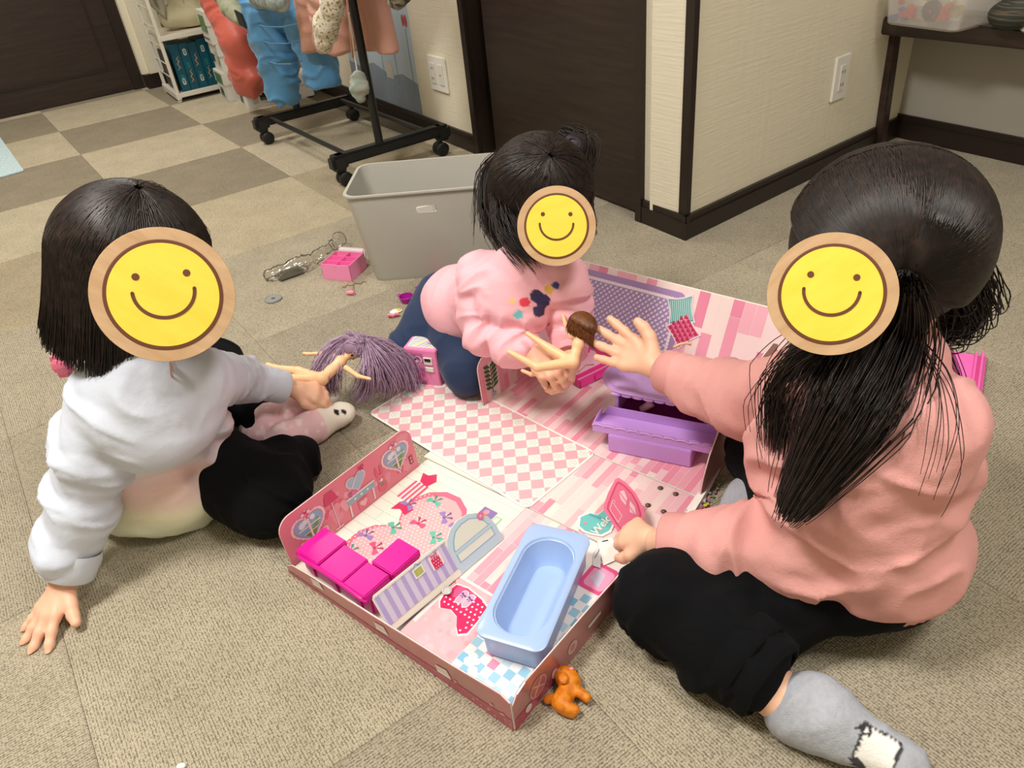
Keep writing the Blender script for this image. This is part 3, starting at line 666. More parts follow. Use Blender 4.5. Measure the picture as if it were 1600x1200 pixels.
# ------------------------------------------------------------ grey storage bin
def rrect(cx, cy, hx, hy, r, n=7):
    out = []
    for sx, sy, a0 in ((1,1,0), (-1,1,90), (-1,-1,180), (1,-1,270)):
        for k in range(n): a = math.radians(a0+90*k/(n-1)); out.append((cx+sx*(hx-r)+r*math.cos(a), cy+sy*(hy-r)+r*math.sin(a)))
    return out
def bin_box():
    O = V(-.340,1.672,0); ax = nrm(V(.36,-.028,0)); ay = V(-ax[1], ax[0], 0); c = O+ax*.19+ay*.112
    H = .228
    rings = [(.160,.088,.0,.028), (.163,.091,.008,.03), (.186,.111,H-.006,.03), (.191,.116,H-.004,.032), (.191,.116,H,.032), (.184,.109,H,.03), (.161,.089,.010,.028), (.155,.083,.006,.024)]
    b = MB(); n = 28; vs = []
    for hx, hy, z, r in rings: vs += [c+ax*x+ay*y+Z*z for x, y in rrect(0,0,hx,hy,r)]
    fs = [(i*n+k, i*n+(k+1) % n, (i+1)*n+(k+1) % n, (i+1)*n+k) for i in range(len(rings)-1) for k in range(n)]
    fs += [tuple(range(n-1,-1,-1)), tuple(range((len(rings)-1)*n, len(rings)*n))]
    b.add(vs, fs); t = b.build('storage_bin', mat('bin_grey', (186,184,176), .42, bump=[(400,.0001,1)]), None, loc=tuple(c))
    # hand holes cut through the walls
    for dirv, al, d in ((-ay, ax, .11), (ay, ax, .11), (-ax, ay, .18)):
        cb = MB(); q = c+dirv*d+Z*(H-.045); pts = [q-dirv*.03+al*x+Z*y for x, y in rrect(0,0,.0255,.0085,.0084)]
        cb.prism(pts, dirv*.08); co = cb.build('cut', None)
        m = t.modifiers.new('b', 'BOOLEAN'); m.operation = 'DIFFERENCE'; m.object = co; m.solver = 'EXACT'
    dg = bpy.context.evaluated_depsgraph_get(); me = bpy.data.meshes.new_from_object(t.evaluated_get(dg)); t.modifiers.clear(); t.data = me
    for o in [o for o in bpy.data.objects if o.name.startswith('cut')]: bpy.data.objects.remove(o)
    me.polygons.foreach_set('use_smooth', [True]*len(me.polygons)); me.set_sharp_from_angle(angle=math.radians(35))
    setp(t, 'large light grey plastic storage bin with hand holes behind the smallest child', 'storage bin')
    M_tr = mat('clear_toy', (240,236,232), .12, trans=.8)
    for k, (x, y, z, h, col, lb) in enumerate([(.085,.035,.05,.15,(236,226,224),'clear plastic toy case standing in the grey bin near its back'), (-.02,-.012,.03,.15,(222,214,202),'cream plastic toy tray in the grey bin behind its hand hole'), (.12,-.02,.02,.14,(226,176,186),'pink toy lid poking up inside the grey bin')]):
        q = c+ax*x+ay*y+Z*(.012); bb = MB().box(q+Z*h/2, (.07,.035,h), nrm(ax+Z*.15), ay, nrm(Z-ax*.15)).build('toy_case', mat('toycase%d' % k, col, .3, trans=.3 if k == 0 else 0), None, bevel=.004)
        MB().tube([q+Z*h*.98-ax*.02-ay*.019, q+Z*h*.7-ax*.005-ay*.02, q+Z*h*.9+ax*.03-ay*.019], .002, 6).build('edge_rib', M_white, bb)
        setp(bb, lb, 'toy case')
bin_box()
# ------------------------------------------------------------ low dark bench in the corner with toys
def bench():
    zt = .372; a = at(1352,38,zt-.02); d = nrm(at(1600,66,zt-.02)-a)
    d = nrm(V(math.cos(math.radians(-58)), math.sin(math.radians(-58)), 0)); n = V(-d[1], d[0], 0); n = n if n@V(1,1,0) > 0 else -n
    t = empty('low_bench', tuple(at(1363,222,0)), 'low dark brown table with slatted top in the right corner', 'table')
    M = mat('bench_brown', (46,34,30), .3, var=((3,3,60),(58,44,38),.4,.6))
    W_ = .17; L_ = 1.1
    b = MB(); b.box(a+n*.008+d*L_/2, (L_,.016,.045), d, n); b.build('front_rail', M, t, bevel=.005)
    b = MB(); b.box(a+n*(W_)+d*L_/2, (L_,.016,.045), d, n); b.build('back_rail', M, t, bevel=.005)
    e = MB(); e.box(a+n*W_/2-d*.0, (.03,W_+.02,.05), d, n); e.build('end_cap', M_black, t, bevel=.008)
    for k in range(5):
        s = MB().box(a+n*(.026+k*.031)+d*(L_/2+.015)+Z*.006, (L_-.03,.026,.014), d, n).build('slat', M, t, bevel=.002)
    l0 = at(1363,222,0)-V(.0,.045,0)
    for q in (l0, l0+d*.95):
        bl_ = MB().hexa([q-d*.014-n*.014, q+d*.014-n*.014, q+d*.014+n*.014, q-d*.014+n*.014]+[x+Z*(zt-.04)+(a+n*.03+d*.04-l0)*0.35*V(1,1,0) for x in (q-d*.014-n*.014, q+d*.014-n*.014, q+d*.014+n*.014, q-d*.014+n*.014)])
        bl_.build('leg', M, t, bevel=.003)
    return a, d, n, zt
ba, bd, bn, bz = bench()
# frosted toy bin
def tub():
    fl = onplane(1371, 38, (0,0,bz), Z); fr_ = onplane(1505, 56, (0,0,bz), Z); X = nrm(fr_-fl); Y = V(-X[1], X[0], 0); Y = Y if Y@bn > 0 else -Y
    c = fl+X*.115+Y*.085-Z*(.372-bz); c[2] = .3725
    b = MB(); n = 28; vs = []
    for hx, hy, z, r in [(.100,.072,0,.02),(.104,.076,.004,.022),(.118,.088,.13,.022),(.115,.085,.13,.02),(.101,.073,.006,.02),(.097,.069,.004,.018)]: vs += [c+X*x+Y*y+Z*z for x, y in rrect(0,0,hx,hy,r)]
    b.add(vs, [(i*n+k, i*n+(k+1) % n, (i+1)*n+(k+1) % n, (i+1)*n+k) for i in range(5) for k in range(n)]+[tuple(range(n-1,-1,-1)), tuple(range(5*n, 6*n))])
    t = b.build('toy_tub', mat('frosted', (236,232,228), .3, alpha=.28, spec=.5), None, smooth='auto', loc=tuple(c)); setp(t, 'frosted clear tub of coloured building toys on the low dark table', 'tub')
    items = [(-.075,-.055,.02,(38,84,170),'blue','flat blue toy bricks, bottom left of the frosted tub',(.05,.02,.012)),
             (-.05,-.058,.028,(206,40,50),'red','red toy connector piece in the middle of the frosted tub',(.045,.016,.016)),
             (.045,-.056,.035,(208,58,54),'orangered','red arrow shaped toy piece at the right of the frosted tub',(.03,.014,.03)),
             (.03,.0,.03,(176,150,50),'mustard','mustard toy plates at the tub bottom right',(.06,.02,.02))]
    for x, y, z, col, nm, lb, sz in items:
        o = MB().box(c+X*x+Y*y+Z*z, sz, nrm(X+Z*.3), Y, nrm(Z-X*.3)); o.box(c+X*(x+.01)+Y*y+Z*(z+.012), (sz[0]*.5,sz[1],sz[2]*.8), nrm(X-Z*.5), Y, nrm(Z+X*.5))
        for k in (-1, 1): o.box(c+X*(x+.014*k)+Y*y+Z*(z-.006), (.012,.018,.012), X, Y, Z)
        setp(o.build('toy_brick', mat('toy_'+nm, col, .35), None, bevel=.002), lb, 'toy')
    q = c+X*(-.015)-Y*.045+Z*.066; o = MB()
    for k in (-1, 0, 1): o.box(q+X*.016*k+Z*(.004*abs(k)), (.014,.012,.018-.004*(k == 0)), X, Y, Z)
    setp(o.build('toy_brick', mat('toy_yellow', (238,190,20), .35), None, bevel=.0015), 'yellow toy block near the tub middle', 'toy')
    q = c+X*.018-Y*.058+Z*.04; o = MB().lathe([(.005,-.007),(.024,-.007),(.026,-.004),(.026,.004),(.024,.007),(.005,.007)], q, 24, X, Z, -Y).build('toy_wheel', mat('toy_dark', (44,48,56), .4), None, smooth='auto'); setp(o, 'dark grey toy wheel against the front of the frosted tub', 'toy wheel')  # toy wheel with a red hub
    MB().lathe([(.004,0),(.003,.001),(.0005,.0015)], q-Y*.0075, 10, X, Z, -Y).build('hub', mat('toy_red', (206,40,50), .35), o)
    q = c+X*.05-Y*.05+Z*.085; o = MB().box(q, (.05,.01,.014), nrm(X+Z), Y, nrm(Z-X)).box(q, (.014,.0104,.05), nrm(X+Z), Y, nrm(Z-X)).build('toy_cross', mat('toy_white', (226,222,212), .4), None, bevel=.002); setp(o, 'white cross shaped toy piece on top in the frosted tub', 'toy')
    q = c-X*.02-Y*.03+Z*.095; o = MB().box(q, (.08,.05,.006), X, nrm(Y+Z*.3), nrm(Z-Y*.3)).box(q-X*.02+Z*.005,(.03,.03,.008),X,Y,Z).build('toy_card', mat('toy_peach', (226,170,140), .5), None, bevel=.001); setp(o, 'peach and white card lying across the toys in the tub', 'card')
    o = MB(); q = c-X*.08-Y*.05+Z*.075
    o.box(q, (.012,.014,.06), X, Y, Z); o.box(q+Z*.02+X*.02, (.04,.012,.02), X, Y, Z); setp(o.build('toy_beam', mat('toy_crimson', (190,36,56), .35), None, bevel=.002), 'crimson toy beam standing at the left side of the tub', 'toy')
    # striped dark net bag beside, white bottle
    c2 = c+X*.175+Y*.02; bl = Blob(.005); bl.ell(c2+Z*.034, (.05,.055,.034), k=.01); bl.ell(c2+Z*.06+X*.02, (.04,.04,.03), k=.02)
    o = blob_obj('net_pouch', bl, mat('net', (44,52,46), .6, var=((8,8,170),(96,84,70),.52,.56)), None); setp(o, 'dark striped pouch lying right of the frosted tub', 'pouch')
    c3 = onplane(1603, 48, (0,0,bz), Z)+X*.012; c3[2] = .3725
    o = MB().lathe([(.020,0),(.024,.004),(.024,.07),(.016,.085),(.010,.088),(.010,.1)], c3, 24).build('white_bottle', M_white, None, smooth='auto'); setp(o, 'white plastic bottle at the right picture edge on the low table', 'bottle')
    MB().lathe([(.012,.1),(.012,.118),(.010,.12)], c3, 20).build('cap', M_white, o, smooth='auto')
tub()
# blue mat, top left
p1, p2, p3 = at(38,268,0), at(-60,296,0), at(-6,206,0)
b = MB(); q = [p1, p2, p2+(p3-p1)*1.3, p1+(p3-p1)*1.3]; b.prism([x+Z*.0005 for x in q], Z*.005)
o = setp(b.build('woven_mat', mat('mat_blue', (176,202,212), .9, bump=[(300,.0006,2)], var=((120,120,4),(206,222,224),.45,.6)), None, bevel=.001), 'pale blue woven mat at the left edge of the carpet', 'mat')
# ------------------------------------------------------------ fold out doll house
HF = V(-.041,.489,0); HA = V(-.74276527,.66955191,0); HB = V(.66955191,.74276527,0)
def W(a, b, z=0): return HF+HA*a+HB*b+Z*z
M_card = mat('card_white', (244,240,232), .5)
M_foil = mat('pink_foil', (205,132,142), .26, metal=.55, bump=[(35,.0006,2)], var=(12,(196,150,146),.4,.7))
M_gloss = mat_attr('gloss_print', .24, coat=.35)
PINKS = [(247,178,192), (250,200,208), (252,226,222), (244,160,180), (251,214,216), (252,236,228)]
house = empty('doll_house_case', tuple(W(.2,.3)), 'open pink cardboard doll house case unfolded on the carpet between the three children', 'doll house')
def base(a0, b0, a1, b1, cr=.0):
    t = .0035; c = W((a0+a1)/2, (b0+b1)/2, t/2+.0004)
    return MB().box(c, (abs(a1-a0), abs(b1-b0), t), HA, HB).build('base_panel', M_card, house, bevel=.0008)
ZP = .0039
def planks(pr, x0, y0, x1, y1, along_y=True, wdt=.0125, ln=.07, pal=PINKS, seed=3, L=1):
    r = random.Random(seed); old = pr.clip; pr.clip = (x0,y0,x1,y1)
    if along_y:
        n = int((x1-x0)/wdt)+1
        for i in range(n):
            y = y0-r.random()*ln
            while y < y1:
                l = ln*(.6+.8*r.random()); pr.rect(x0+i*wdt+.0003, y+.0003, x0+(i+1)*wdt-.0003, y+l-.0003, r.choice(pal), L+1); y += l
    pr.rect(x0,y0,x1,y1,(255,246,242),L); pr.clip = old
fb = base(0,0,.42,.292); mb = base(0,.294,.43,.452); rb = base(0,.454,.435,.70)
# front bay floor print: bedroom, bathroom, mosaic
pr = Print(W(0,0,ZP), HA, HB, lift=.00012, N=Z)
pr.rect(.207,.002,.419,.2915,(250,247,232),1)
for k in range(15): pr.line([(.207,.006+.0195*k),(.418,.006+.0195*k)], .0012, (196,222,222), 2)
for k, (a_, b_) in enumerate([(.23,.22),(.40,.26),(.36,.27),(.25,.27),(.39,.15),(.24,.18)]): pr.line([(a_,.006+.0195*int(b_/.0195)),(a_,.0255+.0195*int(b_/.0195))], .001, (196,222,222), 2)
pr.heart(.305,.143,.112,(240,122,150),3,-math.pi/2+.22); pr.heart(.305,.143,.101,(250,188,192),4,-math.pi/2+.22)
r = random.Random(5)
def inheart(a, b):
    ca, sa = math.cos(.22), math.sin(.22); x = (a-.305); y = (b-.143); u = x*ca+y*sa; v = -x*sa+y*ca; u, v = u/.101, -v/.101
    u -= .12; return (u*u+v*v*1.15-.52)**3-u**3*v*v*1.0 < 0 if u > -.2 else abs(v) < .8+u*.85
for i in range(-14, 15):
    for j in range(-14, 15):
        a_, b_ = .305+i*.0072+(j % 2)*.0036, .143+j*.0062
        if inheart(a_, b_): pr.disc(a_, b_, .0013, (255,244,240), 5, 6)
for a_, b_, c, g in [(.368,.193,(164,140,200),.5),(.337,.222,(110,200,180),.3),(.325,.173,(228,92,140),.2),(.352,.145,(112,200,180),.9),(.375,.11,(164,140,200),.1),(.30,.205,(164,140,200),1.0),(.27,.20,(164,140,200),.4),(.285,.165,(112,200,180),1.1),(.345,.10,(228,92,140),.9),(.372,.075,(112,200,180),.3),(.262,.165,(112,200,180),.6)]:
    pr.bow(a_, b_, .0135, c, 7, g+math.pi*.9)
# sweet on top of the heart
for k in range(8):
    pr.rect(.368+.0042*k-.0,.198,.3722+.0042*k,.242,((236,96,130),(252,236,232))[k % 2], 6, r=.001)
pr.poly([(.366,.199),(.352,.190),(.356,.174),(.372,.180),(.385,.172),(.384,.192)],(222,60,110),6)
pr.poly([(.372,.240),(.366,.258),(.378,.272),(.388,.262),(.400,.262),(.390,.244)],(222,60,110),6)
pr.rect(.236,.225,.262,.258,(150,130,190),6); pr.disc(.249,.238,.008,(214,140,70),7); pr.rect(.240,.228,.258,.231,(236,224,240),7); pr.disc(.252,.250,.005,(236,160,180),7)
pr.rect(.222,.236,.234,.252,(170,214,170),6); pr.rect(.224,.238,.232,.250,(236,244,226),7)
pr.rect(.118,.002,.207,.132,(250,190,196),1)
for k in range(60):
    x, y = .122+r.random()*.080, .006+r.random()*.118; pr.disc(x, y, .003+r.random()*.004, r.choice([(252,200,206),(247,180,190),(250,194,202)]), 2, 10)
pr.rect(.207,.0,.2105,.130,(120,108,104),3); pr.rect(.200,.04,.206,.10,(252,226,224),2)
# bath mat
matp = [(.200,.098),(.196,.118),(.178,.122),(.150,.118),(.136,.112),(.132,.088),(.131,.066),(.140,.058),(.150,.066),(.160,.078),(.174,.082),(.188,.076),(.196,.084)]
pr.poly([(.166+(x-.166)*1.07, .092+(y-.092)*1.09) for x, y in matp],(255,240,240),3); pr.poly(matp,(226,36,104),4)
for i in range(10):
    for j in range(8):
        x, y = .134+i*.0075+(j % 2)*.0037, .064+j*.0075
        if min((x-a_)**2+(y-b_)**2 for a_, b_ in matp) > 1.4e-5 and not (x > .142 and y < .080) and not (y > .108 and x > .17): pr.disc(x, y, .0016, (255,240,244), 5, 8)
pr.rect(.160,.100,.192,.120,(242,96,150),5)
for q in (0, .012):
    pr.rect(.158+q,.094,.169+q,.118,(255,240,244),6,r=.005); pr.rect(.159+q,.095,.168+q,.117,(248,180,206),7,r=.0045); pr.bow(.1635+q,.110,.005,(110,80,160),8,.3)
# mosaic floor
cols = [(140,202,232),(172,218,238),(150,208,234),(196,228,240),(214,236,246),(162,212,236),(242,160,186)]
pr.rect(.002,.002,.118,.290,(252,248,242),1)
r = random.Random(9)
for i in range(9):
    for j in range(15):
        if j > 10 and i > 5: continue
        c = r.choice(cols) if (i+j) % 2 == 0 else (250,250,248)
        pr.rect(.003+i*.0128,.003+j*.0135,.003+i*.0128+.0122,.003+j*.0135+.0129,c,2)
for k in range(7): pr.disc(.096+.004*math.cos(k)*2, .036+.009*math.sin(k*1.3), .005, (252,250,248), 4, 10)
pr.rect(.018,.212,.060,.262,(238,92,150),4,r=.008); pr.rect(.022,.218,.054,.256,(246,170,204),5,r=.007); pr.poly([(.030,.222),(.050,.232),(.046,.252),(.034,.246)],(214,204,226),6)
pr.rect(.070,.214,.098,.240,(226,130,180),4,r=.008)
pr.rect(.118,.130,.207,.134,(255,244,240),3)
pr.build('floor_print', M_print, fb)
pr = Print(W(0,0,ZP+.0000), HA, HB, lift=.00012, N=Z)
planks(pr, .118,.134,.207,.292, ln=.075, seed=21); pr.build('plank_print', M_print, fb)
pr = Print(W(0,0,ZP), HA, HB, lift=.00012, N=Z); planks(pr, .001,.2945,.212,.4515, ln=.075, seed=4); pr.rect(.212,.2945,.429,.4515,(250,238,226),1)
for x, y in ((.057,.44),(.031,.441),(.054,.397),(.028,.398)):
    pr.disc(x,y,.0048,(120,104,92),5); pr.disc(x-.0006,y-.0006,.0036,(66,56,50),6); pr.disc(x+.0008,y-.0012,.0018,(150,132,110),7)
pr.build('plank_print', M_print, mb)
pr = Print(W(0,0,ZP), HA, HB, lift=.00012, N=Z); planks(pr, .001,.455,.434,.699, ln=.09, seed=8, wdt=.0128); pr.rect(.20,.455,.43,.459,(255,244,242),4); pr.build('plank_print', M_print, rb)
# checkered flap laid across the middle
MO = W(.202,.287,.0046); X_ = nrm(W(.604,.336)-W(.202,.297)); Y_ = nrm(W(.221,.457)-W(.202,.297)); Y_ = nrm(Y_-X_*(X_@Y_)); LX, LY = .405, .171
fp = MB(); pts = [MO+X_*x+Y_*y for x, y in rrect(LX/2, LY/2, LX/2, LY/2, .014)]; fp.prism(pts, Z*.0012); flap = fp.build('check_flap', M_card, house)
pr = Print(MO+Z*.0013, X_, Y_, lift=.0001, N=Z); pr.clip = (.004,.004,LX-.004,LY-.004)
pr.rect(0,0,LX,LY,(252,250,242),1); cs = .0205; c45 = math.cos(math.radians(43)); s45 = math.sin(math.radians(43))
for i in range(-30, 40):
    for j in range(-30, 40):
        cx, cy = (i*c45-j*s45)*cs*1.0+.01, (i*s45+j*c45)*cs+.01
        if not (-.012 < cx < LX+.012 and -.012 < cy < LY+.012): continue
        q = lambda h, ox=0, oy=0: [(cx+((a+ox)*c45-(b+oy)*s45), cy+((a+ox)*s45+(b+oy)*c45)) for a, b in ((-h,-h),(h,-h),(h,h),(-h,h))]
        if (i+j) % 2: pr.poly(q(.0099),(206,168,170),2); pr.poly(q(.0095),(250,184,194),3)
        else:
            pr.poly(q(.0099),(196,184,176),2); pr.poly(q(.0095),(252,250,242),3)
            for ox, oy in [(.0056*math.cos(t_)*(1+.25*(k_ % 2)), .0056*math.sin(t_)*(1+.25*(k_ % 2))) for k_, t_ in enumerate(np.linspace(0,2*math.pi,13)[:12])]+[(0,0),(.002,.002),(-.002,.002),(.002,-.002),(-.002,-.002)]:
                pr.poly(q(.0007, ox, oy),(178,174,172),4)
pr.build('check_print', M_print, flap)
# walls: each a cut card panel with rounded corners, printed inside, foil outside
def panel(P0, P1, top, name, h0=None, rounded=.018, tk=.0022, inward=None, prof=None):
    """card standing on P0-P1; top = vector from foot to head; prof: outline in (along 0..1, up 0..1)"""
    P0, P1 = np.asarray(P0, float), np.asarray(P1, float); L = np.linalg.norm(P1-P0); X = (P1-P0)/L; H = np.linalg.norm(top); Y = top/H; N = nrm(np.cross(X, Y)); N = N if N@inward > 0 else -N
    if prof is None:
        prof = [(0,0),(L,0)]+[(L-rounded+rounded*math.sin(a), H-rounded+rounded*math.cos(a)) for a in np.linspace(math.pi/2, 0, 8)]+[(rounded-rounded*math.sin(a), H-rounded+rounded*math.cos(a)) for a in np.linspace(0, math.pi/2, 8)]
    b = MB(); b.prism([P0+X*x+Y*y for x, y in prof], -N*tk*.5); o = b.build(name, M_card, house)
    f = MB(); f.prism([P0+X*x+Y*y-N*tk*.52 for x, y in prof], -N*tk*.5); f.build('foil_face', M_foil, o)
    return o, Print(P0+N*.0003, X, Y, lift=.0002, N=N), Print(P0-N*(tk*1.03+.0002), X, Y, lift=.0002, N=-N), L, H, prof
# front wall
H1 = .062
prof = [(0,0),(.42,0),(.42,.014),(.405,.024),(.365,.030)]+[(.365-.33*k/6,.030+.025*k/6) for k in range(1,6)]+[(.03,H1-.004),(.012,H1-.002),(0,H1-.008)]
o, pi, po_, L, H, prof = panel(W(0,0), W(.42,0), Z*H1, 'front_wall', inward=HB, prof=prof)
pi.poly([(x, y) for x, y in prof], (250,226,228), 1); pi.build('inner_print', M_print, o)
M_fprint = mat_attr('foil_print', .25, coat=.4)
po_.poly([(0,0),(.42,0),(.42,.006),(.2,.012),(.1,.018),(.0,.022)],(186,82,108),1)
r = random.Random(2)
for k in range(16): po_.disc(.01+.09*r.random()**1.5, .003+.024*r.random(), .0014+.0015*r.random(), (222,150,160), 2, 8)
for x in (.345,.215,.105): po_.poly([(x-.012,.020),(x+.012,.018),(x+.014,.030),(x-.006,.034)],(236,214,212),3); po_.poly([(x-.012,.020),(x+.012,.018),(x+.010,.022),(x-.008,.024)],(250,250,248),4)
po_.build('outer_print', M_fprint, o)
# right wall of the front bay
prof = [(0,0),(.30,0),(.30,.030),(.26,.046),(.16,.054),(.05,H1-.002),(.025,H1),(.010,H1-.004),(.0,H1-.016)]
o, pi, po_, L, H, prof = panel(W(0,.0005), W(0,.3005), Z*H1, 'side_wall', inward=HA, prof=prof)
pi.poly(prof, (196,132,140), 1); pi.build('inner_print', M_print, o)
po_.poly([(0,0),(.10,0),(.09,.010),(.05,.018),(0,.020)],(184,78,104),1)
po_.disc(.045,.030,.016,(214,160,160),2,24); po_.disc(.045,.030,.0135,(196,116,120),3,20); po_.line([(.036,.02),(.052,.042)],.003,(222,180,176),4); po_.line([(.034,.040),(.056,.022)],.002,(222,180,176),4)
po_.disc(.024,.014,.006,(236,210,206),4); po_.disc(.076,.018,.006,(232,204,200),4,12,.008)
po_.disc(.115,.024,.010,(222,180,178),2); po_.disc(.115,.024,.0055,(200,130,134),3); po_.rect(.150,.022,.178,.027,(244,240,238),3); po_.heart(.235,.024,.012,(222,170,176),2); po_.rect(.200,.0,.30,.012,(170,84,104),1)
for k in range(12): po_.disc(.004+.08*r.random(), .004+.02*r.random(), .0013, (226,160,170), 2, 8)
po_.build('outer_print', M_fprint, o)['kind'] = 'stuff'
# left wall with heart windows
o, pi, po_, L, H, prof = panel(W(.420,.006), W(.420,.272), Z*.088+HA*.006, 'side_wall', inward=-HA, rounded=.024)
pi.poly(prof, (240,140,160), 1)
r = random.Random(12)
for k in range(26):
    c = r.choice([(244,160,178),(234,104,138),(246,176,190)]); pi.heart(.012+r.random()*.242, .012+r.random()*.062, .006+r.random()*.010, c, 2, r.random()-.5)
def window(x, y, s, wheels=False):
    for sg, a in ((-1, .5), (1, -.5)): pass
    pi.heart(x, y, s*1.14, (250,226,232), 3); pi.heart(x, y, s*1.0, (236,130,160), 4); pi.heart(x, y, s*.94, (150,192,226), 5)
    for k in range(26):
        t = 2*math.pi*k/26; hx = 16*math.sin(t)**3/17*s*1.12; hy = (13*math.cos(t)-5*math.cos(2*t)-2*math.cos(3*t)-math.cos(4*t))/17*s*1.12; pi.disc(x+hx, y+hy, .0012, (255,246,248), 6, 6)
    pi.poly([(x-s*.45,y-s*.25),(x+s*.5,y-s*.15),(x+s*.05,y-s*.86)],(108,160,72),6); pi.poly([(x+s*.1,y-s*.1),(x+s*.62,y+s*.25),(x+s*.5,y-s*.2)],(130,178,84),6)
    for ox, oy, rr in ((-.4,.3,.2),(-.2,.38,.16),(.3,.42,.16)): pi.disc(x+ox*s, y+oy*s, rr*s, (236,244,250), 6, 10)
    pi.line([(x,y+s*.5),(x,y-s*.8)], .0035, (250,228,234), 7); pi.line([(x-s*.7,y+s*.05),(x+s*.7,y+s*.05)], .0022, (250,228,234), 7); pi.line([(x-s*.45,y-s*.3),(x+s*.45,y-s*.3)], .0018, (250,228,234), 7)
    for k in (-1,0,1): pi.disc(x+k*.0055, y+s*.85+.003*(k == 0), .0028, (250,232,238), 7, 8)
    pi.heart(x, y+s*.92, .0034, (214,50,110), 8)
    if wheels:
        for sx in (-1, 1): pi.disc(x+sx*s*.72, y-s*.82, .0062, (250,228,234), 8, 14); pi.disc(x+sx*s*.72, y-s*.82, .0042, (236,150,176), 9, 12); pi.disc(x+sx*s*.72, y-s*.82, .002, (250,228,234), 10, 8)
window(.047,.048,.029,True); window(.226,.050,.028)
pi.poly([(.078,.058),(.106,.058),(.099,.078),(.085,.078)],(222,66,116),6); pi.line([(.092,.058),(.092,.010)],.0018,(250,214,222),6); pi.rect(.084,.007,.100,.010,(250,214,222),6)
pi.heart(.143,.062,.0215,(250,222,230),6,.0,.9); pi.heart(.143,.062,.019,(176,204,226),7,.0,.9); pi.line([(.132,.056),(.146,.072)],.003,(214,230,240),8); pi.bow(.158,.080,.006,(222,50,110),9)
pi.rect(.118,.030,.172,.040,(150,196,210),6); pi.rect(.116,.040,.174,.043,(250,236,238),7)
for x in (.120,.168): pi.line([(x,.030),(x-.002,.008)],.003,(250,230,234),6)
for x in (.132,.145,.158): pi.disc(x,.035,.0022,(250,240,240),7,8)
pi.rect(.134,.009,.155,.026,(244,120,150),6); pi.heart(.1445,.018,.008,(250,196,206),7); pi.disc(.127,.047,.005,(206,90,150),8); pi.disc(.134,.047,.005,(222,120,170),8)
pi.disc(.187,.020,.010,(238,112,140),6,14,.011); pi.disc(.187,.035,.0085,(242,130,156),7)
for sx in (-1, 1): pi.disc(.187+sx*.005,.049,.0032,(238,112,140),6,12,.010); pi.disc(.187+sx*.003,.036,.001,(60,30,40),8,6)
pi.disc(.187,.032,.003,(252,226,226),8); pi.bow(.187,.026,.005,(110,190,170),9)
pi.rect(.249,.018,.257,.034,(160,40,70),6); pi.rect(.251,.020,.255,.0255,(240,150,170),7); pi.rect(.251,.0275,.255,.032,(240,150,170),7)
pi.build('inner_print', M_print, o)
# rear left wall, rear wall, rear right wall
o, pi, po_, L, H, prof = panel(W(.432,.456), W(.432,.70), Z*.102+HA*.003, 'side_wall', inward=-HA, rounded=.022)
pi.clip = (0,.0,.244,.084); planks(pi, 0,0,.244,.084, ln=.09, seed=31, wdt=.0128); pi.clip = None; pi.poly(prof,(248,190,202),1)
pi.line([(.030,.020),(.033,.080)],.002,(60,92,50),5)
for k in range(6):
    y = .028+.009*k
    for sg in (-1, 1): pi.poly([(.031,y),(.031+sg*.014,y+.003),(.031+sg*.018,y+.010),(.031+sg*.006,y+.009)],(62,104,54),5)
pi.rect(.026,.010,.038,.020,(176,190,204),6); pi.build('inner_print', M_print, o)
TV = Z*.158+HB*.085
o, pi, po_, L, H, prof = panel(W(.0,.702), W(.435,.700), TV, 'back_wall', inward=-HB+Z, rounded=.012)
pi.clip = (.001,.001,.434,.1775); planks(pi, .001,.001,.434,.1775, ln=.12, seed=17, wdt=.0215, pal=[(246,166,190),(250,188,204),(253,232,228),(242,150,178),(253,226,226)]); pi.clip = None
pi.rect(.195,.014,.433,.166,(178,150,200),4,r=.014); pi.rect(.208,.022,.432,.151,(246,236,244),5,r=.004)
pi.clip = (.210,.024,.431,.149)
n = 44
for k in range(-24, 48):
    for d_ in (1, -1):
        x = .20+k*.0115; pi.poly([(x,.024),(x+.0052,.024),(x+.0052+d_*.125,.149),(x+d_*.125,.149)],(190,172,214) if d_ > 0 else (172,150,202),6 if d_ > 0 else 7)
pi.clip = None
for i in range(-24, 60):
    pass
for k in range(38): pi.disc(.209+.0059*k,.1515,.0036,(250,238,246),8,8); pi.disc(.209+.0059*k,.0225,.0036,(250,238,246),8,8)
for k in range(21): pi.disc(.2085,.025+.0062*k,.0036,(250,238,246),8,8)
def pillow(cx, cy, s, g, col, kind):
    T = lambda a, b: (cx+a*math.cos(g)-b*math.sin(g), cy+a*math.sin(g)+b*math.cos(g))
    def sq(k):
        out = []
        for (ax, ay), (bx, by) in (((-1,-1),(1,-1)),((1,-1),(1,1)),((1,1),(-1,1)),((-1,1),(-1,-1))):
            for q in range(5): t = q/5; dent = 1-.12*math.sin(math.pi*t); x, y = ax+(bx-ax)*t, ay+(by-ay)*t; out.append(T(x*s*k*(dent if abs(ax) == abs(bx) and ax == bx else 1), y*s*k*(dent if ay == by else 1)))
        return out
    pi.poly(sq(1.13),(250,232,240),9); pi.poly(sq(1.0),col,10)
    if kind == 'stripe':
        for k in range(-5, 6): pi.line([T(k*s/6,-s*.86),T(k*s/6,s*.86)],.0011,(230,244,240),11)
    else:
        for i in range(-2, 3):
            for j in range(-2, 3):
                if abs(i)+abs(j) < 5: x, y = T(i*s*.38+(j % 2)*s*.15, j*s*.38); pi.heart(x, y, .0045, (196,50,96), 11, g)
pillow(.199,.135,.023,-.35,(96,186,180),'stripe'); pillow(.185,.100,.023,.78,(236,120,160),'heart')
pi.build('inner_print', M_print, o)
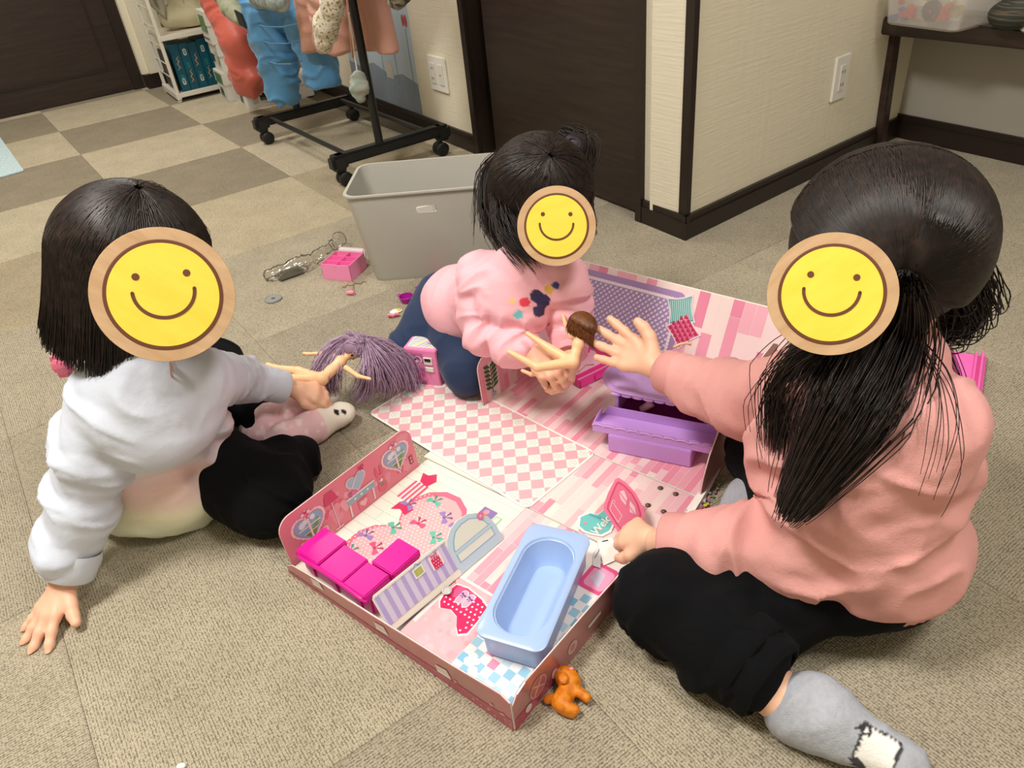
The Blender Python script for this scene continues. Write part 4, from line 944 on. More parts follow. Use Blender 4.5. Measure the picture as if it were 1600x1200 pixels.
prof = [(.03,0),(.246,0),(.246,.145),(.225,.158),(.19,.155),(.15,.150),(.11,.142),(.075,.125),(.045,.102),(.02,.07),(.006,.035),(.0,.0)]
o, pi, po_, L, H, prof = panel(W(0,.456), W(0,.702), Z*.158-HA*.004, 'side_wall', inward=HA, prof=prof)
pi.poly(prof,(238,170,186),1); pi.build('inner_print', M_print, o)
# garden printed flap leaning outward on the right
P0, P1 = W(.002,.400,.002), W(-.004,.452,.002); P2, P3 = at(1126,732,.012), at(1108,768,.004)
X = nrm(P2-P0); b = MB(); q = [P0, W(-.012,.40,.004), P3, P2, W(.004,.452,.004)]; b.prism(q, Z*.0018); fl_ = b.build('garden_flap', M_card, house)
pr = Print(P0+Z*.0021, HB, -HA, lift=.0002, N=Z); r = random.Random(3)
for k in range(90):
    t = r.random(); x = t*.115; y = .001+r.random()*.022*(1-abs(t-.5)*.9); pr.disc(x, y, .0012+.0022*r.random(), r.choice([(120,160,90),(160,180,140),(236,206,70),(226,150,180),(200,214,200),(150,120,170),(196,90,130)]), 1+k % 4, 7)
# the print lies on the flap plane
pr.build('garden_print', M_print, fl_)
# ------------------------------------------------------------ things in the front bay
M_mag = mat('magenta_plastic', (218,22,150), .3, spec=.5)
def mag_sofa():
    t = empty('toy_sofa', tuple(W(.325,.03,.004)), 'magenta plastic corner sofa in the bedroom bay of the doll house', 'toy sofa')
    z0 = .0045; b = MB(); b.box(W(.327,.037,z0+.0165), (.148,.044,.033), HA, HB); b.build('sofa_body', M_mag, t, bevel=.003)
    b = MB(); b.box(W(.273,.083,z0+.0165), (.042,.054,.033), HA, HB); b.build('sofa_body', M_mag, t, bevel=.003)
    for a0, a1, b0, b1, zz in ((.352,.402,.010,.064,.044),(.3,.3505,.008,.058,.043),(.2545,.2985,.008,.055,.043),(.2505,.2945,.057,.111,.043)):
        MB().box(W((a0+a1)/2,(b0+b1)/2,z0+zz-.006), (a1-a0-.0005,b1-b0-.0003,.013), HA, HB).build('seat_cushion', M_mag, t, bevel=.0016, smooth=True)
    pts = [W(.402,.012,z0+.036)]+[W(.39-.014*k,.0085,z0+.036+.004*math.sin(k*.35)) for k in range(10)]+[W(.253,.010,z0+.034)]
    MB().tube(pts, .0034, 10).build('front_roll', M_mag, t, smooth=True)
    for k in range(3): MB().box(W(.38-.05*k,.0145,z0+.014), (.012,.004,.024), HA, HB).build('front_rib', M_mag, t, bevel=.001)
mag_sofa()
# striped wall card with arched window, leaning on the sofa
def wall_card():
    t = empty('wall_card', tuple(W(.21,.1)), 'lavender striped cardboard wall with a pale blue arched window leaning on the magenta sofa', 'wall card')
    P0, P1 = W(.214,.008,.005), W(.196,.222,.005); up = nrm(W(.236,.06,.057)-W(.2085,.06,.005)); X = nrm(P1-P0); up = nrm(up-X*(up@X)); N = nrm(np.cross(X, up)); N = N if N[2] > 0 else -N
    H = .058; out = [(0,0),(.214,0),(.213,.025),(.207,.043),(.196,.057),(.180,.066),(.160,.068),(.145,.064),(.133,.055),(.128,.058),(.004,.058),(0,.054)]
    b = MB(); b.prism([P0+X*x+up*y for x, y in out], N*.0014); c = b.build('card', M_card, t)
    pr = Print(P0+N*.0017, X, up, lift=.0002, N=N)
    pr.rect(.001,.010,.127,.056,(226,218,240),1)
    for k in range(9): pr.rect(.003+.0145*k,.010,.0095+.0145*k,.056,(190,178,226),2)
    pr.rect(0,0,.128,.0095,(250,246,230),3); pr.rect(0,.0095,.128,.0103,(220,210,180),4)
    for k in range(32): pr.disc(.003+.004*k,.0565,.0021,(252,250,240),3,8); pr.disc(.003+.004*k,.0535,.0006,(200,190,150),4,5)
    pr.poly([(x, y) for x, y in [(.128,0),(.214,0),(.213,.025),(.207,.043),(.196,.057),(.180,.066),(.160,.068),(.145,.064),(.133,.055),(.128,.045)]],(206,228,240),2)
    inn = [(.134,.014),(.205,.014),(.204,.028),(.199,.042),(.190,.053),(.178,.060),(.162,.061),(.148,.057),(.139,.047),(.134,.036)]
    pr.poly(inn,(150,196,224),3); cc = (.170,.034); pr.poly([(cc[0]+(x-cc[0])*.95, cc[1]+(y-cc[1])*.94) for x, y in inn],(240,244,230),4)
    pr.rect(.134,.028,.205,.033,(206,228,240),5); pr.rect(.134,.0275,.205,.0282,(150,196,224),6); pr.rect(.134,.0328,.205,.0335,(150,196,224),6)
    for k in range(5): pr.disc(.196+.0035*math.cos(k*1.256),.052+.0035*math.sin(k*1.256),.003,(242,130,170),7,10)
    pr.disc(.196,.052,.002,(250,200,214),8)
    pr.rect(.093,.030,.113,.052,(255,236,240),5,r=.003); pr.rect(.096,.030,.110,.047,(226,44,100),6,r=.002); pr.bow(.103,.050,.006,(242,110,150),7)
    for i in range(3):
        for j in range(4): pr.disc(.0985+.004*i+.002*(j % 2),.0325+.0042*j,.0009,(255,236,240),7,6)
    pr.rect(.065,.038,.082,.052,(250,248,236),5,r=.001); pr.rect(.067,.040,.080,.050,(176,200,120),6); pr.rect(.070,.043,.077,.047,(230,190,80),7); pr.line([(.068,.052),(.0735,.057),(.079,.052)],.001,(120,160,210),5)
    pr.build('card_print', M_print, c)
    q = MB(); q.tube([W(.212,.012,.0062), W(.203,.095,.0065), W(.199,.12,.009)], .0007, 5); q.build('edge_shadow_line', mat('grey_line', (90,86,84), .6), t)
    q = MB(); cc = W(.197,.100,.0075); q.lathe([(.0045,0),(.007,.001),(.0072,.003),(.005,.0045),(.0046,.003)], cc, 16).build('snap_ring', mat('pearl', (200,196,192), .3), t, smooth='auto')
wall_card()
M_bath = mat('bath_blue', (172,200,244), .28, trans=.10, spec=.5)
def bath():
    cx = W(.080,.154,0); ax = nrm(HA*.28+HB*.96); ay = V(-ax[1], ax[0], 0); ay = ay if ay@HA > 0 else -ay; z0 = .0050
    n = 28; b = MB(); vs = []; rings = [(.090,.039,z0,.012),(.0915,.0405,z0+.002,.013),(.094,.042,z0+.042,.014),(.099,.046,z0+.043,.015),(.099,.046,z0+.046,.015),(.0965,.044,z0+.0475,.015),(.083,.0375,z0+.0475,.036),(.081,.0358,z0+.0445,.034),(.0795,.0345,z0+.044,.033),(.071,.027,z0+.013,.025),(.066,.0225,z0+.007,.020),(.04,.012,z0+.006,.010)]
    for hx, hy, z, r in rings: vs += [cx+ax*(x-(.0025 if hx < .09 else 0))+ay*y+Z*z for x, y in rrect(0,0,hx,hy,r)]
    b.add(vs, [(i*n+k, i*n+(k+1) % n, (i+1)*n+(k+1) % n, (i+1)*n+k) for i in range(len(rings)-1) for k in range(n)]+[tuple(range(n-1,-1,-1)), tuple(range((len(rings)-1)*n, len(rings)*n))])
    t = b.build('toy_bathtub', M_bath, None, smooth='auto', loc=tuple(cx+Z*z0)); setp(t, 'pale blue translucent plastic toy bathtub in the front corner of the doll house', 'toy bathtub')
    for sx, sy in ((.091,-.026),(.091,-.004),): MB().lathe([(.0032,0),(.0032,.0022),(.0022,.003)], cx+ax*(sx-.003)+ay*(sy-.004)+Z*(z0+.047), 14).build('tap_peg', M_bath, t, smooth='auto')
    q = cx-ax*.086+ay*.012+Z*(z0+.0478); pl = [q+ax*x+ay*y for x, y in rrect(0,0,.0055,.019,.005)]
    MB().prism(pl, Z*.0014).build('tap_plate', mat('bath_dark', (140,170,222), .3), t)
    for k in (-1,0,1): MB().lathe([(.0016,0),(.0014,.0008)], q+ay*.012*k+Z*.0008, 10).build('screw_hole', mat('hole_blue', (60,80,110), .5), t)
    q = cx-ax*.012-ay*.014+Z*(z0+.0066)
    MB().lathe([(.0052,0),(.0050,.0008),(.0044,.0008),(.0042,0)], q+ax*.03, 18).build('plug_ring', M_bath, t, smooth='auto')
bath()
# heart door card held by the right child, teal bow sign, white tag
def door_card():
    P1, P2, P4 = at(975,842,.004), at(943,795,.034), at(992,768,.058); n = nrm(np.cross(P2-P1, P4-P1)); n = n if n@(V(0,0,CH)-P1) > 0 else -n
    Q = lambda u, v: onplane(u, v, P1, n)
    out = [(975,842),(958,820),(943,796),(943,790),(950,770),(961,749),(966,746),(978,754),(992,769),(1001,785),(1007,800),(1006,815)]
    b = MB(); b.prism([Q(*q) for q in out], -n*.0016); t = setp(b.build('door_card', mat('door_pink', (240,120,156), .45), None), 'small pink heart shaped door card held up by the right child over the doll house', 'door card')
    O = Q(975,842); X = nrm(Q(1006,815)-O); Y = nrm(np.cross(n, X)); Y = Y if Y[2] > 0 else -Y
    pr = Print(O, X, Y, lift=.0003, N=n); P = lambda u, v: ((Q(u,v)-O)@X, (Q(u,v)-O)@Y)
    dk, lt = (222,84,126), (250,206,216)
    pr.poly([P(*q) for q in [(975,834),(962,818),(948,795),(949,788),(955,772),(963,754),(967,752),(976,758),(988,770),(997,786),(1002,802),(1001,812)]],dk,1)
    pr.poly([P(*q) for q in [(974,830),(963,815),(951,794),(952,788),(958,773),(965,757),(968,756),(975,761),(986,772),(994,786),(999,802),(998,810)]],(240,124,158),2)
    pr.line([P(*q) for q in [(957,784),(953,796),(966,816),(972,806),(957,784)]],.0010,lt,3)
    pr.poly([P(*q) for q in [(967,768),(975,766),(980,778),(978,790),(970,780)]],lt,3); pr.poly([P(*q) for q in [(984,782),(992,792),(994,804),(984,800)]],lt,3)
    pr.line([P(966,766),P(994,806)],.0014,(240,124,158),4); pr.line([P(978,790),P(984,780)],.0014,(240,124,158),4); pr.disc(*P(959,784),.0025,lt,4); pr.disc(*P(959,784),.0014,dk,5)
    pr.build('door_print', M_print, t)
door_card()
bw = [(.118,.300),(.128,.318),(.120,.334),(.106,.338),(.104,.352),(.100,.366),(.088,.368),(.082,.356),(.080,.340),(.074,.334),(.070,.318),(.076,.304),(.092,.298),(.104,.296)]
b = MB(); b.prism([W(x,y,.0052) for x, y in bw], Z*.001); sg = setp(b.build('bow_sign', M_card, None), 'teal bow shaped Welcome sign card beside the blue toy bathtub', 'sign')
pr = Print(W(0,0,.0063), HA, HB, lift=.0002, N=Z); cx_, cy_ = .099, .328
pr.poly([(cx_+(x-cx_)*.86, cy_+(y-cy_)*.9) for x, y in bw],(120,206,204),1)
pr.line([(.116,.330),(.082,.336)],.004,(96,180,184),2); pr.heart(.086,.314,.004,(242,150,180),3); pr.heart(.112,.312,.0035,(242,150,180),3); pr.heart(.094,.306,.003,(90,170,190),3)
pr.build('sign_print', M_print, sg)
def text(body, P, X, Y, size, col, parent, name='lettering', ext=.0003, shear=0):
    c = bpy.data.curves.new(name, 'FONT'); c.body = body; c.size = size; c.extrude = ext; c.shear = shear; c.offset = size*.012
    o = bpy.data.objects.new('tmp_text', c); COL.objects.link(o); dg = bpy.context.evaluated_depsgraph_get(); me = bpy.data.meshes.new_from_object(o.evaluated_get(dg)); bpy.data.objects.remove(o)
    N = np.cross(X, Y); M = Matrix(((X[0],Y[0],N[0],P[0]),(X[1],Y[1],N[1],P[1]),(X[2],Y[2],N[2],P[2]),(0,0,0,1))); me.transform(M); me.materials.clear()
    ob = link(name, me, col, parent); ob['kind'] = 'stuff'; return ob
tx = nrm(at(949,806,0)-at(925,832,0)); text('Welcome', at(932,837,.0072), tx, V(-tx[1],tx[0],0), .0185, M_white, sg, shear=.2)
q = [at(933,845,.008), at(956,840,.008), at(973,871,.006), at(943,884,.006)]
b = MB(); b.prism(q, Z*.0008); o = setp(b.build('paper_tag', M_card, None), 'blank white paper tag lying between the bathtub and the door card', 'tag')
MB().box(at(945.5,845,.0092), (.009,.0014,.0006), nrm(q[1]-q[0]), nrm(q[3]-q[0])).build('punched_slot', M_black, o)
b = MB(); b.prism([at(928,862,.0065),at(940,848,.0065),at(938,888,.0065),at(926,884,.0065)], Z*.0006); o = setp(b.build('paper_card', mat('grey_card', (214,214,216), .6), None), 'grey white card half under the white tag', 'card')
MB().tube([at(929,872,.0073), at(935,862,.0073), at(938,852,.0073)], .0005, 5).build('card_line', mat('grey_line', (90,86,84)), o)
# ------------------------------------------------------------ counter in the rear bay
M_lav = mat('lavender_plastic', (204,158,232), .32)
M_lav2 = mat('lavender_top', (214,176,244), .35)
def counter():
    t = empty('toy_counter', tuple(W(.11,.53,.004)), 'lavender plastic toy kitchen counter with an oval top and scalloped shelf', 'toy counter')
    X = nrm(W(.040,.505)-W(.173,.471)); Y = V(-X[1], X[0], 0); Y = Y if Y@HB > 0 else -Y; O = W(.173,.471,.0045)
    P = lambda x, y, z: O+X*x+Y*y+Z*z
    MB().box(P(.069,.020,.017), (.137,.038,.034), X, Y).build('counter_front', M_lav, t, bevel=.0015)
    # shelf tray with a scalloped lip
    b = MB(); b.box(P(.072,.028,.0365), (.198,.044,.003), X, Y); tr = b.build('shelf_tray', M_lav, t, bevel=.0008)
    pts = [(-.027,0)]; n = 10
    top = []
    for k in range(n):
        for q in range(6): a = math.pi*q/6; top.append((-.027+.198*(k+(1-math.cos(a))/2)/n, .0150+.0045*math.sin(a)))
    outl = [(-.027,0),(.171,0),(.171,.015)]+top[::-1]
    MB().prism([P(x, .006, .034+y) for x, y in outl], -Y*.0016).build('shelf_lip', M_lav, tr)
    tb = MB(); tb.tube([P(x, .0038, .034+y-.0035) for x, y in top], .0009, 6); tb.build('scallop_bead', M_lav2, tr)
    b = MB(); b.hexa([P(-.027,.006,.035),P(-.0255,.006,.035),P(-.0255,.050,.035),P(-.027,.050,.035),P(-.027,.006,.049),P(-.0255,.006,.049),P(-.022,.046,.056),P(-.0235,.046,.056)]); b.build('tray_side', M_lav, tr)
    b = MB(); b.hexa([P(.1695,.006,.035),P(.171,.006,.035),P(.171,.050,.035),P(.1695,.050,.035),P(.1695,.006,.049),P(.171,.006,.049),P(.168,.046,.056),P(.1665,.046,.056)]); b.build('tray_side', M_lav, tr)
    b = MB(); b.prism([P(-.024,.048,.036),P(.168,.048,.036),P(.162,.050,.054),P(-.014,.050,.054)], Y*.0014); b.build('tray_back', M_lav, tr)
    # housing behind
    h = MB(); h.box(P(-.002,.093,.043), (.006,.070,.086), X, Y); h.build('side_post', M_lav, t, bevel=.001)
    h = MB(); h.box(P(.146,.093,.043), (.006,.070,.086), X, Y); h.build('side_post', M_lav, t, bevel=.001)
    MB().box(P(.072,.127,.043), (.148,.003,.086), X, Y).build('back_panel', mat('dark_magenta', (150,40,110), .5), t)
    MB().box(P(.072,.090,.034), (.142,.070,.003), X, Y).build('inner_floor', mat('dark_magenta', (150,40,110), .5), t)
    # oval top
    def stad(hx, hy): return [(.073+x, .091+y) for x, y in rrect(0,0,hx,hy,hy*.995,10)]
    b = MB(); n = 40; vs = []
    rings = [(.098,.040,.086),(.105,.046,.087),(.108,.049,.091),(.1075,.0485,.0935),(.106,.047,.094)]
    for hx, hy, z in rings: vs += [P(x,y,z) for x, y in stad(hx,hy)]
    b.add(vs, [(i*n+k, i*n+(k+1) % n, (i+1)*n+(k+1) % n, (i+1)*n+k) for i in range(4) for k in range(n)]+[tuple(range(n-1,-1,-1)), tuple(range(4*n, 5*n))])
    tp = b.build('counter_top', M_lav2, t, smooth='auto')
    rb_ = MB(); pp = [P(x,y,.0943) for x, y in stad(.099,.041)]; rb_.tube(pp+[pp[0]], .0006, 5, cap=False).build('top_groove', M_lav, tp)
    for rr in (.008,.012,.016):
        q = [P(-.005+rr*math.cos(a)*1.2,.094+rr*math.sin(a)*.8,.0943) for a in np.linspace(0,2*math.pi,21)]; MB().tube(q, .0004, 4, cap=False).build('embossed_ring', M_lav2, tp)
    for k in range(9): MB().ball(P(.000+.0182*k, .0455, .0850), (.0094,.0016,.0030), 6, X, Y).build('scallop', M_lav2, tp, smooth=True)
    b = MB(); b.tube([P(.035,.075,.040),P(.05,.08,.052),P(.045,.085,.060)], [.006,.008,.004], 8); b.build('toy_tap', mat('pale_pink', (240,190,210), .3), t, smooth=True)
counter()
# magenta open drawer case in the rear bay
def case():
    t = empty('toy_case', tuple(W(.30,.63,.004)), 'magenta plastic open case with clasp on the rear floor of the doll house', 'toy case')
    A_, B_, C_ = at(876,586,.006), at(907,607,.006), at(957,582,.006); M = mat('hot_pink', (238,60,160), .3)
    X = nrm(B_-A_); Y = nrm(C_-B_); LXx = np.linalg.norm(B_-A_)+.025; LYy = np.linalg.norm(C_-B_)+.02; B0 = B_
    P = lambda x, y, z: B0-X*x+Y*y+Z*(z-.001)
    def bx_(x0, x1, y0, y1, z0, z1, nm, m=M, bv=.0008): return MB().hexa([P(x1,y0,z0),P(x0,y0,z0),P(x0,y1,z0),P(x1,y1,z0),P(x1,y0,z1),P(x0,y0,z1),P(x0,y1,z1),P(x1,y1,z1)]).build(nm, m, t, bevel=bv)
    bx_(0,LXx,0,LYy,0,.002,'case_floor',mat('pale_pink', (240,190,210), .3)); bx_(0,.0025,0,LYy,0,.020,'case_wall'); bx_(0,LXx,0,.0025,0,.016,'case_wall'); bx_(LXx-.0025,LXx,0,LYy,0,.016,'case_wall'); bx_(0,LXx,LYy-.0025,LYy,0,.020,'case_wall')
    bx_(-.003,0,LYy*.35,LYy*.7,.004,.015,'clasp'); bx_(LXx*.3,LXx*.35,.001,LYy,.002,.010,'divider')
    b = MB(); b.tube([P(.02,.01,.022),P(.02,.03,.03),P(.02,.05,.022)], .0012, 6); b.build('case_handle', mat('gold', (206,160,110), .3, metal=.7), t)
case()
b = MB(); pts = [at(1052+5*k, 541-2*k+1.5*math.sin(k*1.7), .062+.001*k) for k in range(7)]
# ------------------------------------------------------------ pink drink machine toy
def vend():
    fl = V(-.199,1.222,0); fr_ = V(-.134,1.196,0); X = nrm(fr_-fl); Y = V(-X[1], X[0], 0); Y = Y if Y[1] > 0 else -Y; w_ = .068; d = .070; h = .085
    c = fl+X*w_/2+Y*d/2; t = empty('toy_vending_machine', tuple(c), 'small pink toy vending machine standing beside the checkered flap', 'toy vending machine')
    M = mat('vend_pink', (240,140,190), .35)
    MB().box(c+Z*h/2, (w_,d,h), X, Y).build('machine_body', M, t, bevel=.0015)
    pr = Print(c-X*w_/2-Y*d/2+Z*(h+.0003), X, Y, lift=.0002, N=Z); pr.rect(.006,.008,w_-.006,d-.010,(250,236,236),1); pr.clip = (.008,.010,w_-.008,d-.012)
    for k in range(-6, 12): x = k*.0085; pr.poly([(x,.0),(x+.004,.0),(x+.004+.05,.07),(x+.05,.07)],[(170,206,230),(240,232,120),(196,180,226),(180,220,170)][k % 4],2)
    pr.clip = None; pr.disc(.05,.030,.005,(242,150,190),4,10); pr.rect(.042,.022,.056,.026,(200,120,180),4); pr.build('top_label', M_print, t)
    pr = Print(c-X*w_/2-Y*(d/2+.0003), X, Z, lift=.0002, N=-Y); pr.rect(.004,.004,.040,.078,(232,120,176),1)
    r = random.Random(4)
    for i in range(3):
        for j in range(7): pr.rect(.005+.0115*i+.004*(j % 2),.006+.010*j,.015+.0115*i+.004*(j % 2),.0135+.010*j,r.choice([(214,96,160),(240,150,196),(176,110,180),(236,130,180)]),2)
    pr.heart(.022,.060,.017,(252,220,234),4); pr.heart(.022,.060,.0145,(226,120,176),5); pr.disc(.018,.063,.004,(250,210,226),6); pr.disc(.027,.064,.005,(90,70,140),6); pr.disc(.027,.060,.003,(250,230,236),7)
    pr.build('front_label', M_print, t)
    for z, hh, m in ((.062,.016,M_white),(.043,.010,M_white),): MB().box(c+X*.016-Y*(d/2+.001)+Z*z, (.018,.003,hh), X, Y).build('coin_panel', m, t, bevel=.0008)
    MB().box(c+X*.016-Y*(d/2+.003)+Z*.065, (.012,.001,.006), X, Y).build('display', M_black, t)
vend()
# ------------------------------------------------------------ small toys on the carpet
def tray():
    fl, fr_, br = V(-.442,1.739,0), V(-.362,1.705,0), V(-.325,1.772,0); X = nrm(fr_-fl); w_ = .082; Y = V(-X[1], X[0], 0); Y = Y if Y[1] > 0 else -Y; d = .078; h = .042
    M = mat('tray_pink', (248,150,196), .4); M2 = mat('tray_hot', (244,120,186), .4); c = fl+X*w_/2+Y*d/2
    t = empty('compartment_box', tuple(c), 'pink plastic box with six compartments on the carpet left of the grey bin', 'box')
    P = lambda x, y, z: fl+X*x+Y*y+Z*z
    def bx_(x0,x1,y0,y1,z0,z1,nm,m): return MB().hexa([P(x0,y0,z0),P(x1,y0,z0),P(x1,y1,z0),P(x0,y1,z0),P(x0,y0,z1),P(x1,y0,z1),P(x1,y1,z1),P(x0,y1,z1)]).build(nm, m, t, bevel=.0006)
    tk = .0022; bx_(tk,w_-tk,tk,d-tk,.0005,.024,'box_floor',M2)
    bx_(0,w_,0,tk,.0,h,'box_wall',M); bx_(0,w_,d-tk,d,.0,h,'box_wall',M); bx_(0,tk,0,d,.0,h,'box_wall',M); bx_(w_-tk,w_,0,d,.0,h,'box_wall',M)
    bx_(w_/2-.001,w_/2+.001,0,d,.02,h-.001,'divider',M2)
    for k in (1, 2): bx_(0,w_,d*k/3-.001,d*k/3+.001,.02,h-.001,'divider',M2)
    l = MB().box(P(w_*.45,d+.014,.022), (w_*.95,.012,.044), X, nrm(Y-Z*.15), nrm(Z+Y*.15)).build('white_lid', mat('lid_white', (240,232,236), .4), None, bevel=.004, smooth=True); setp(l, 'white plastic lid standing upright behind the pink compartment box', 'tray')  # white lid stood on edge behind the box
    MB().box(P(w_*.45,d+.0065,.022), (w_*.8,.002,.03), X, nrm(Y-Z*.15), nrm(Z+Y*.15)).build('lid_rim', M_white, l, bevel=.0005)
tray()
c = at(427,467,.002); o = MB().lathe([(.020,0),(.021,.001),(.021,.0035),(.0195,.0045),(.0185,.0032),(.003,.0032),(.003,.0036),(.0015,.0036)], c-Z*.0018, 32, sx=1, sy=1).build('round_lid', mat('disc_grey', (140,142,138), .4), None, smooth='auto'); setp(o, 'small round grey plastic lid lying alone on the carpet', 'disc')  # loose grey toy lid
MB().lathe([(.0035,0),(.0035,.0008),(.002,.001)], c+Z*.0016, 12, sx=1.4).build('lid_slot', mat('slot', (80,80,78), .5), o)
# clear bag with grey piece
p0, p1 = at(430,432,.014), at(470,418,.014); xx = nrm(p1-p0); yy = V(-xx[1], xx[0], 0)
o = MB().box((p0+p1)/2+xx*.004-Z*.005, (.066,.030,.013), xx, yy).box((p0+p1)/2+xx*.006-Z*.000, (.05,.022,.012), xx, yy).build('grey_toy_part', mat('part_grey', (104,102,88), .35), None, bevel=.003, smooth=True); setp(o, 'dark grey plastic piece inside the clear bag on the carpet', 'toy part')
MB().tube([(p0+p1)/2-xx*.02-Z*.0+Z*.008, (p0+p1)/2+xx*.03+Z*.008], .0012, 6).build('ridge', mat('part_light', (160,156,140), .3), o)
def bag_clear():
    m = bpy.data.materials.new('clear_film'); m.use_nodes = True; nt = m.node_tree; nt.nodes.clear(); out = nt.nodes.new('ShaderNodeOutputMaterial')
    tr = nt.nodes.new('ShaderNodeBsdfTransparent'); gl = nt.nodes.new('ShaderNodeBsdfGlossy'); gl.inputs['Roughness'].default_value = .14; mx = nt.nodes.new('ShaderNodeMixShader')
    fz = nt.nodes.new('ShaderNodeFresnel'); fz.inputs[0].default_value = 1.22; ad_ = nt.nodes.new('ShaderNodeMath'); ad_.inputs[1].default_value = .10; nt.links.new(fz.outputs[0], ad_.inputs[0]); nt.links.new(ad_.outputs[0], mx.inputs[0]); nt.links.new(tr.outputs[0], mx.inputs[1]); nt.links.new(gl.outputs[0], mx.inputs[2]); nt.links.new(mx.outputs[0], out.inputs[0])
    tr.inputs[0].default_value = (.96,.96,.95,1)
    a = at(424,430,.012); b_ = at(474,414,.014); c_ = at(518,386,.024); bl = Blob(.0035)
    bl.cone(a, b_, .018, .022, .01); bl.cone(b_, c_, .018, .010, .02); bl.cone(c_, at(530,374,.03), .010, .018, .01); bl.below(.0008)
    t = blob_obj('plastic_bag', bl, m, None, [(a, b_, .03, .003, .014), (b_, c_, .03, .0035, .012), (c_, at(535,370,.03), .03, .003, .01)], 9, rel=1); setp(t, 'crumpled clear plastic bag left of the pink compartment box', 'bag')
bag_clear()
# pink charm with gold chain
b = MB(); q = at(547,457,.006); bl = Blob(.0014).ell(q, (.011,.006,.0055), k=.004).ell(q+V(.008,-.004,0), (.005,.005,.005), k=.004).ell(q+V(.0105,-.007,0), (.003,.003,.003), cut=True, k=.002)
o = blob_obj('toy_charm', bl, mat('charm_pink', (238,140,170), .35), None); setp(o, 'tiny pink toy shoe charm on a gold chain in front of the pink box', 'charm')
pts = [at(534+4.2*k, 448-.9*k+1.6*math.sin(k*2.1), .0025) for k in range(10)]
MB().tube(pts, .0011, 5).build('gold_chain', mat('gold', (206,160,110), .3, metal=.7), o); MB().tube([at(552,446,.003), at(552,450,.006), at(551,453,.008)], .001, 5).build('chain_link', mat('gold', (206,160,110)), o)
# purple pots, pan, black piece
M_pot = mat('pot_purple', (170,34,150), .3)
def pot(u, v, r, h, label, handles=True, col=M_pot):
    c = at(u, v, 0); o = MB().lathe([(r*.78,.0005),(r*.85,.001),(r,h),(r*1.07,h),(r*1.07,h+.0015),(r*.95,h+.0015),(r*.94,h*.96),(r*.78,.0025),(r*.3,.0022)], c, 26).build('toy_pot', col, None, smooth='auto'); setp(o, label, 'toy pot')
    if handles:
        for a in (2.6, -.5):
            d = V(math.cos(a), math.sin(a), 0); e = V(-d[1], d[0], 0); MB().tube([c+d*r*1.0+e*.005+Z*h, c+d*(r+.006)+e*.004+Z*h, c+d*(r+.0075)+Z*h, c+d*(r+.006)-e*.004+Z*h, c+d*r-e*.005+Z*h], .0012, 6).build('pot_handle', col, o)
    return o
pot(636,471,.0165,.013, 'purple toy pot with two handles, nearer and left one beside the pink sweater')
pot(664,458,.0165,.012, 'purple toy pan behind the left pot, touching the small child sweater')
pot(666,474,.012,.008, 'small dark purple toy bowl in front of the pan', False)
c = at(654,468,.006); bl = Blob(.0014).ell(c, (.007,.006,.006), k=.004).ell(c+V(.003,.008,0), (.005,.006,.006), k=.004); o = blob_obj('black_toy_piece', bl, M_black, None); setp(o, 'tiny black toy piece between the two purple pots', 'toy')
c = at(684,443,0); o = MB().lathe([(.019,.0005),(.021,.012),(.0225,.012),(.0225,.0135),(.020,.0135),(.018,.002),(.005,.0018)], c, 26).build('toy_basin', mat('hot_pink', (238,60,160)), None, smooth='auto'); setp(o, 'hot pink toy basin half hidden by the small child, in front of the grey bin', 'toy basin')
MB().tube([c+V(-.022,0,.013), c+V(-.012,-.004,.02), c+V(.004,-.006,.018)], .0012, 6).build('basin_handle', mat('hot_pink', (238,60,160)), o)
# fried egg and bacon
c = at(620,488,0); bl = Blob(.0016).ell(c+V(0,.003,.0022), (.014,.010,.0022), k=.004).ell(c+V(-.008,-.002,.0022), (.008,.007,.002), k=.004); o = blob_obj('toy_egg', bl, mat('egg_white', (246,244,238), .4), None); setp(o, 'toy fried egg lying on the carpet near the drink machine', 'toy food')
MB().ball(c+V(.005,.003,.0042), (.0055,.0055,.0028), 8).build('yolk', mat('yolk', (240,196,20), .35), o, smooth=True)
c = at(615,494,.003); b = MB()
pts = [c+V(-.012+.0035*k,-.001+.0004*k,.002*math.sin(k*1.6)+.002) for k in range(8)]
b.tube(pts, [.004,.0045,.004,.0045,.004,.0045,.004,.0035], 8); o = b.build('toy_bacon', mat('bacon', (226,104,130), .4), None, smooth=True); setp(o, 'wavy pink toy bacon strip against the fried egg', 'toy food')
MB().tube([q+V(0,-.001,.0035) for q in pts], .0012, 6).build('bacon_fat', mat('bacon_fat', (250,200,206), .4), o)
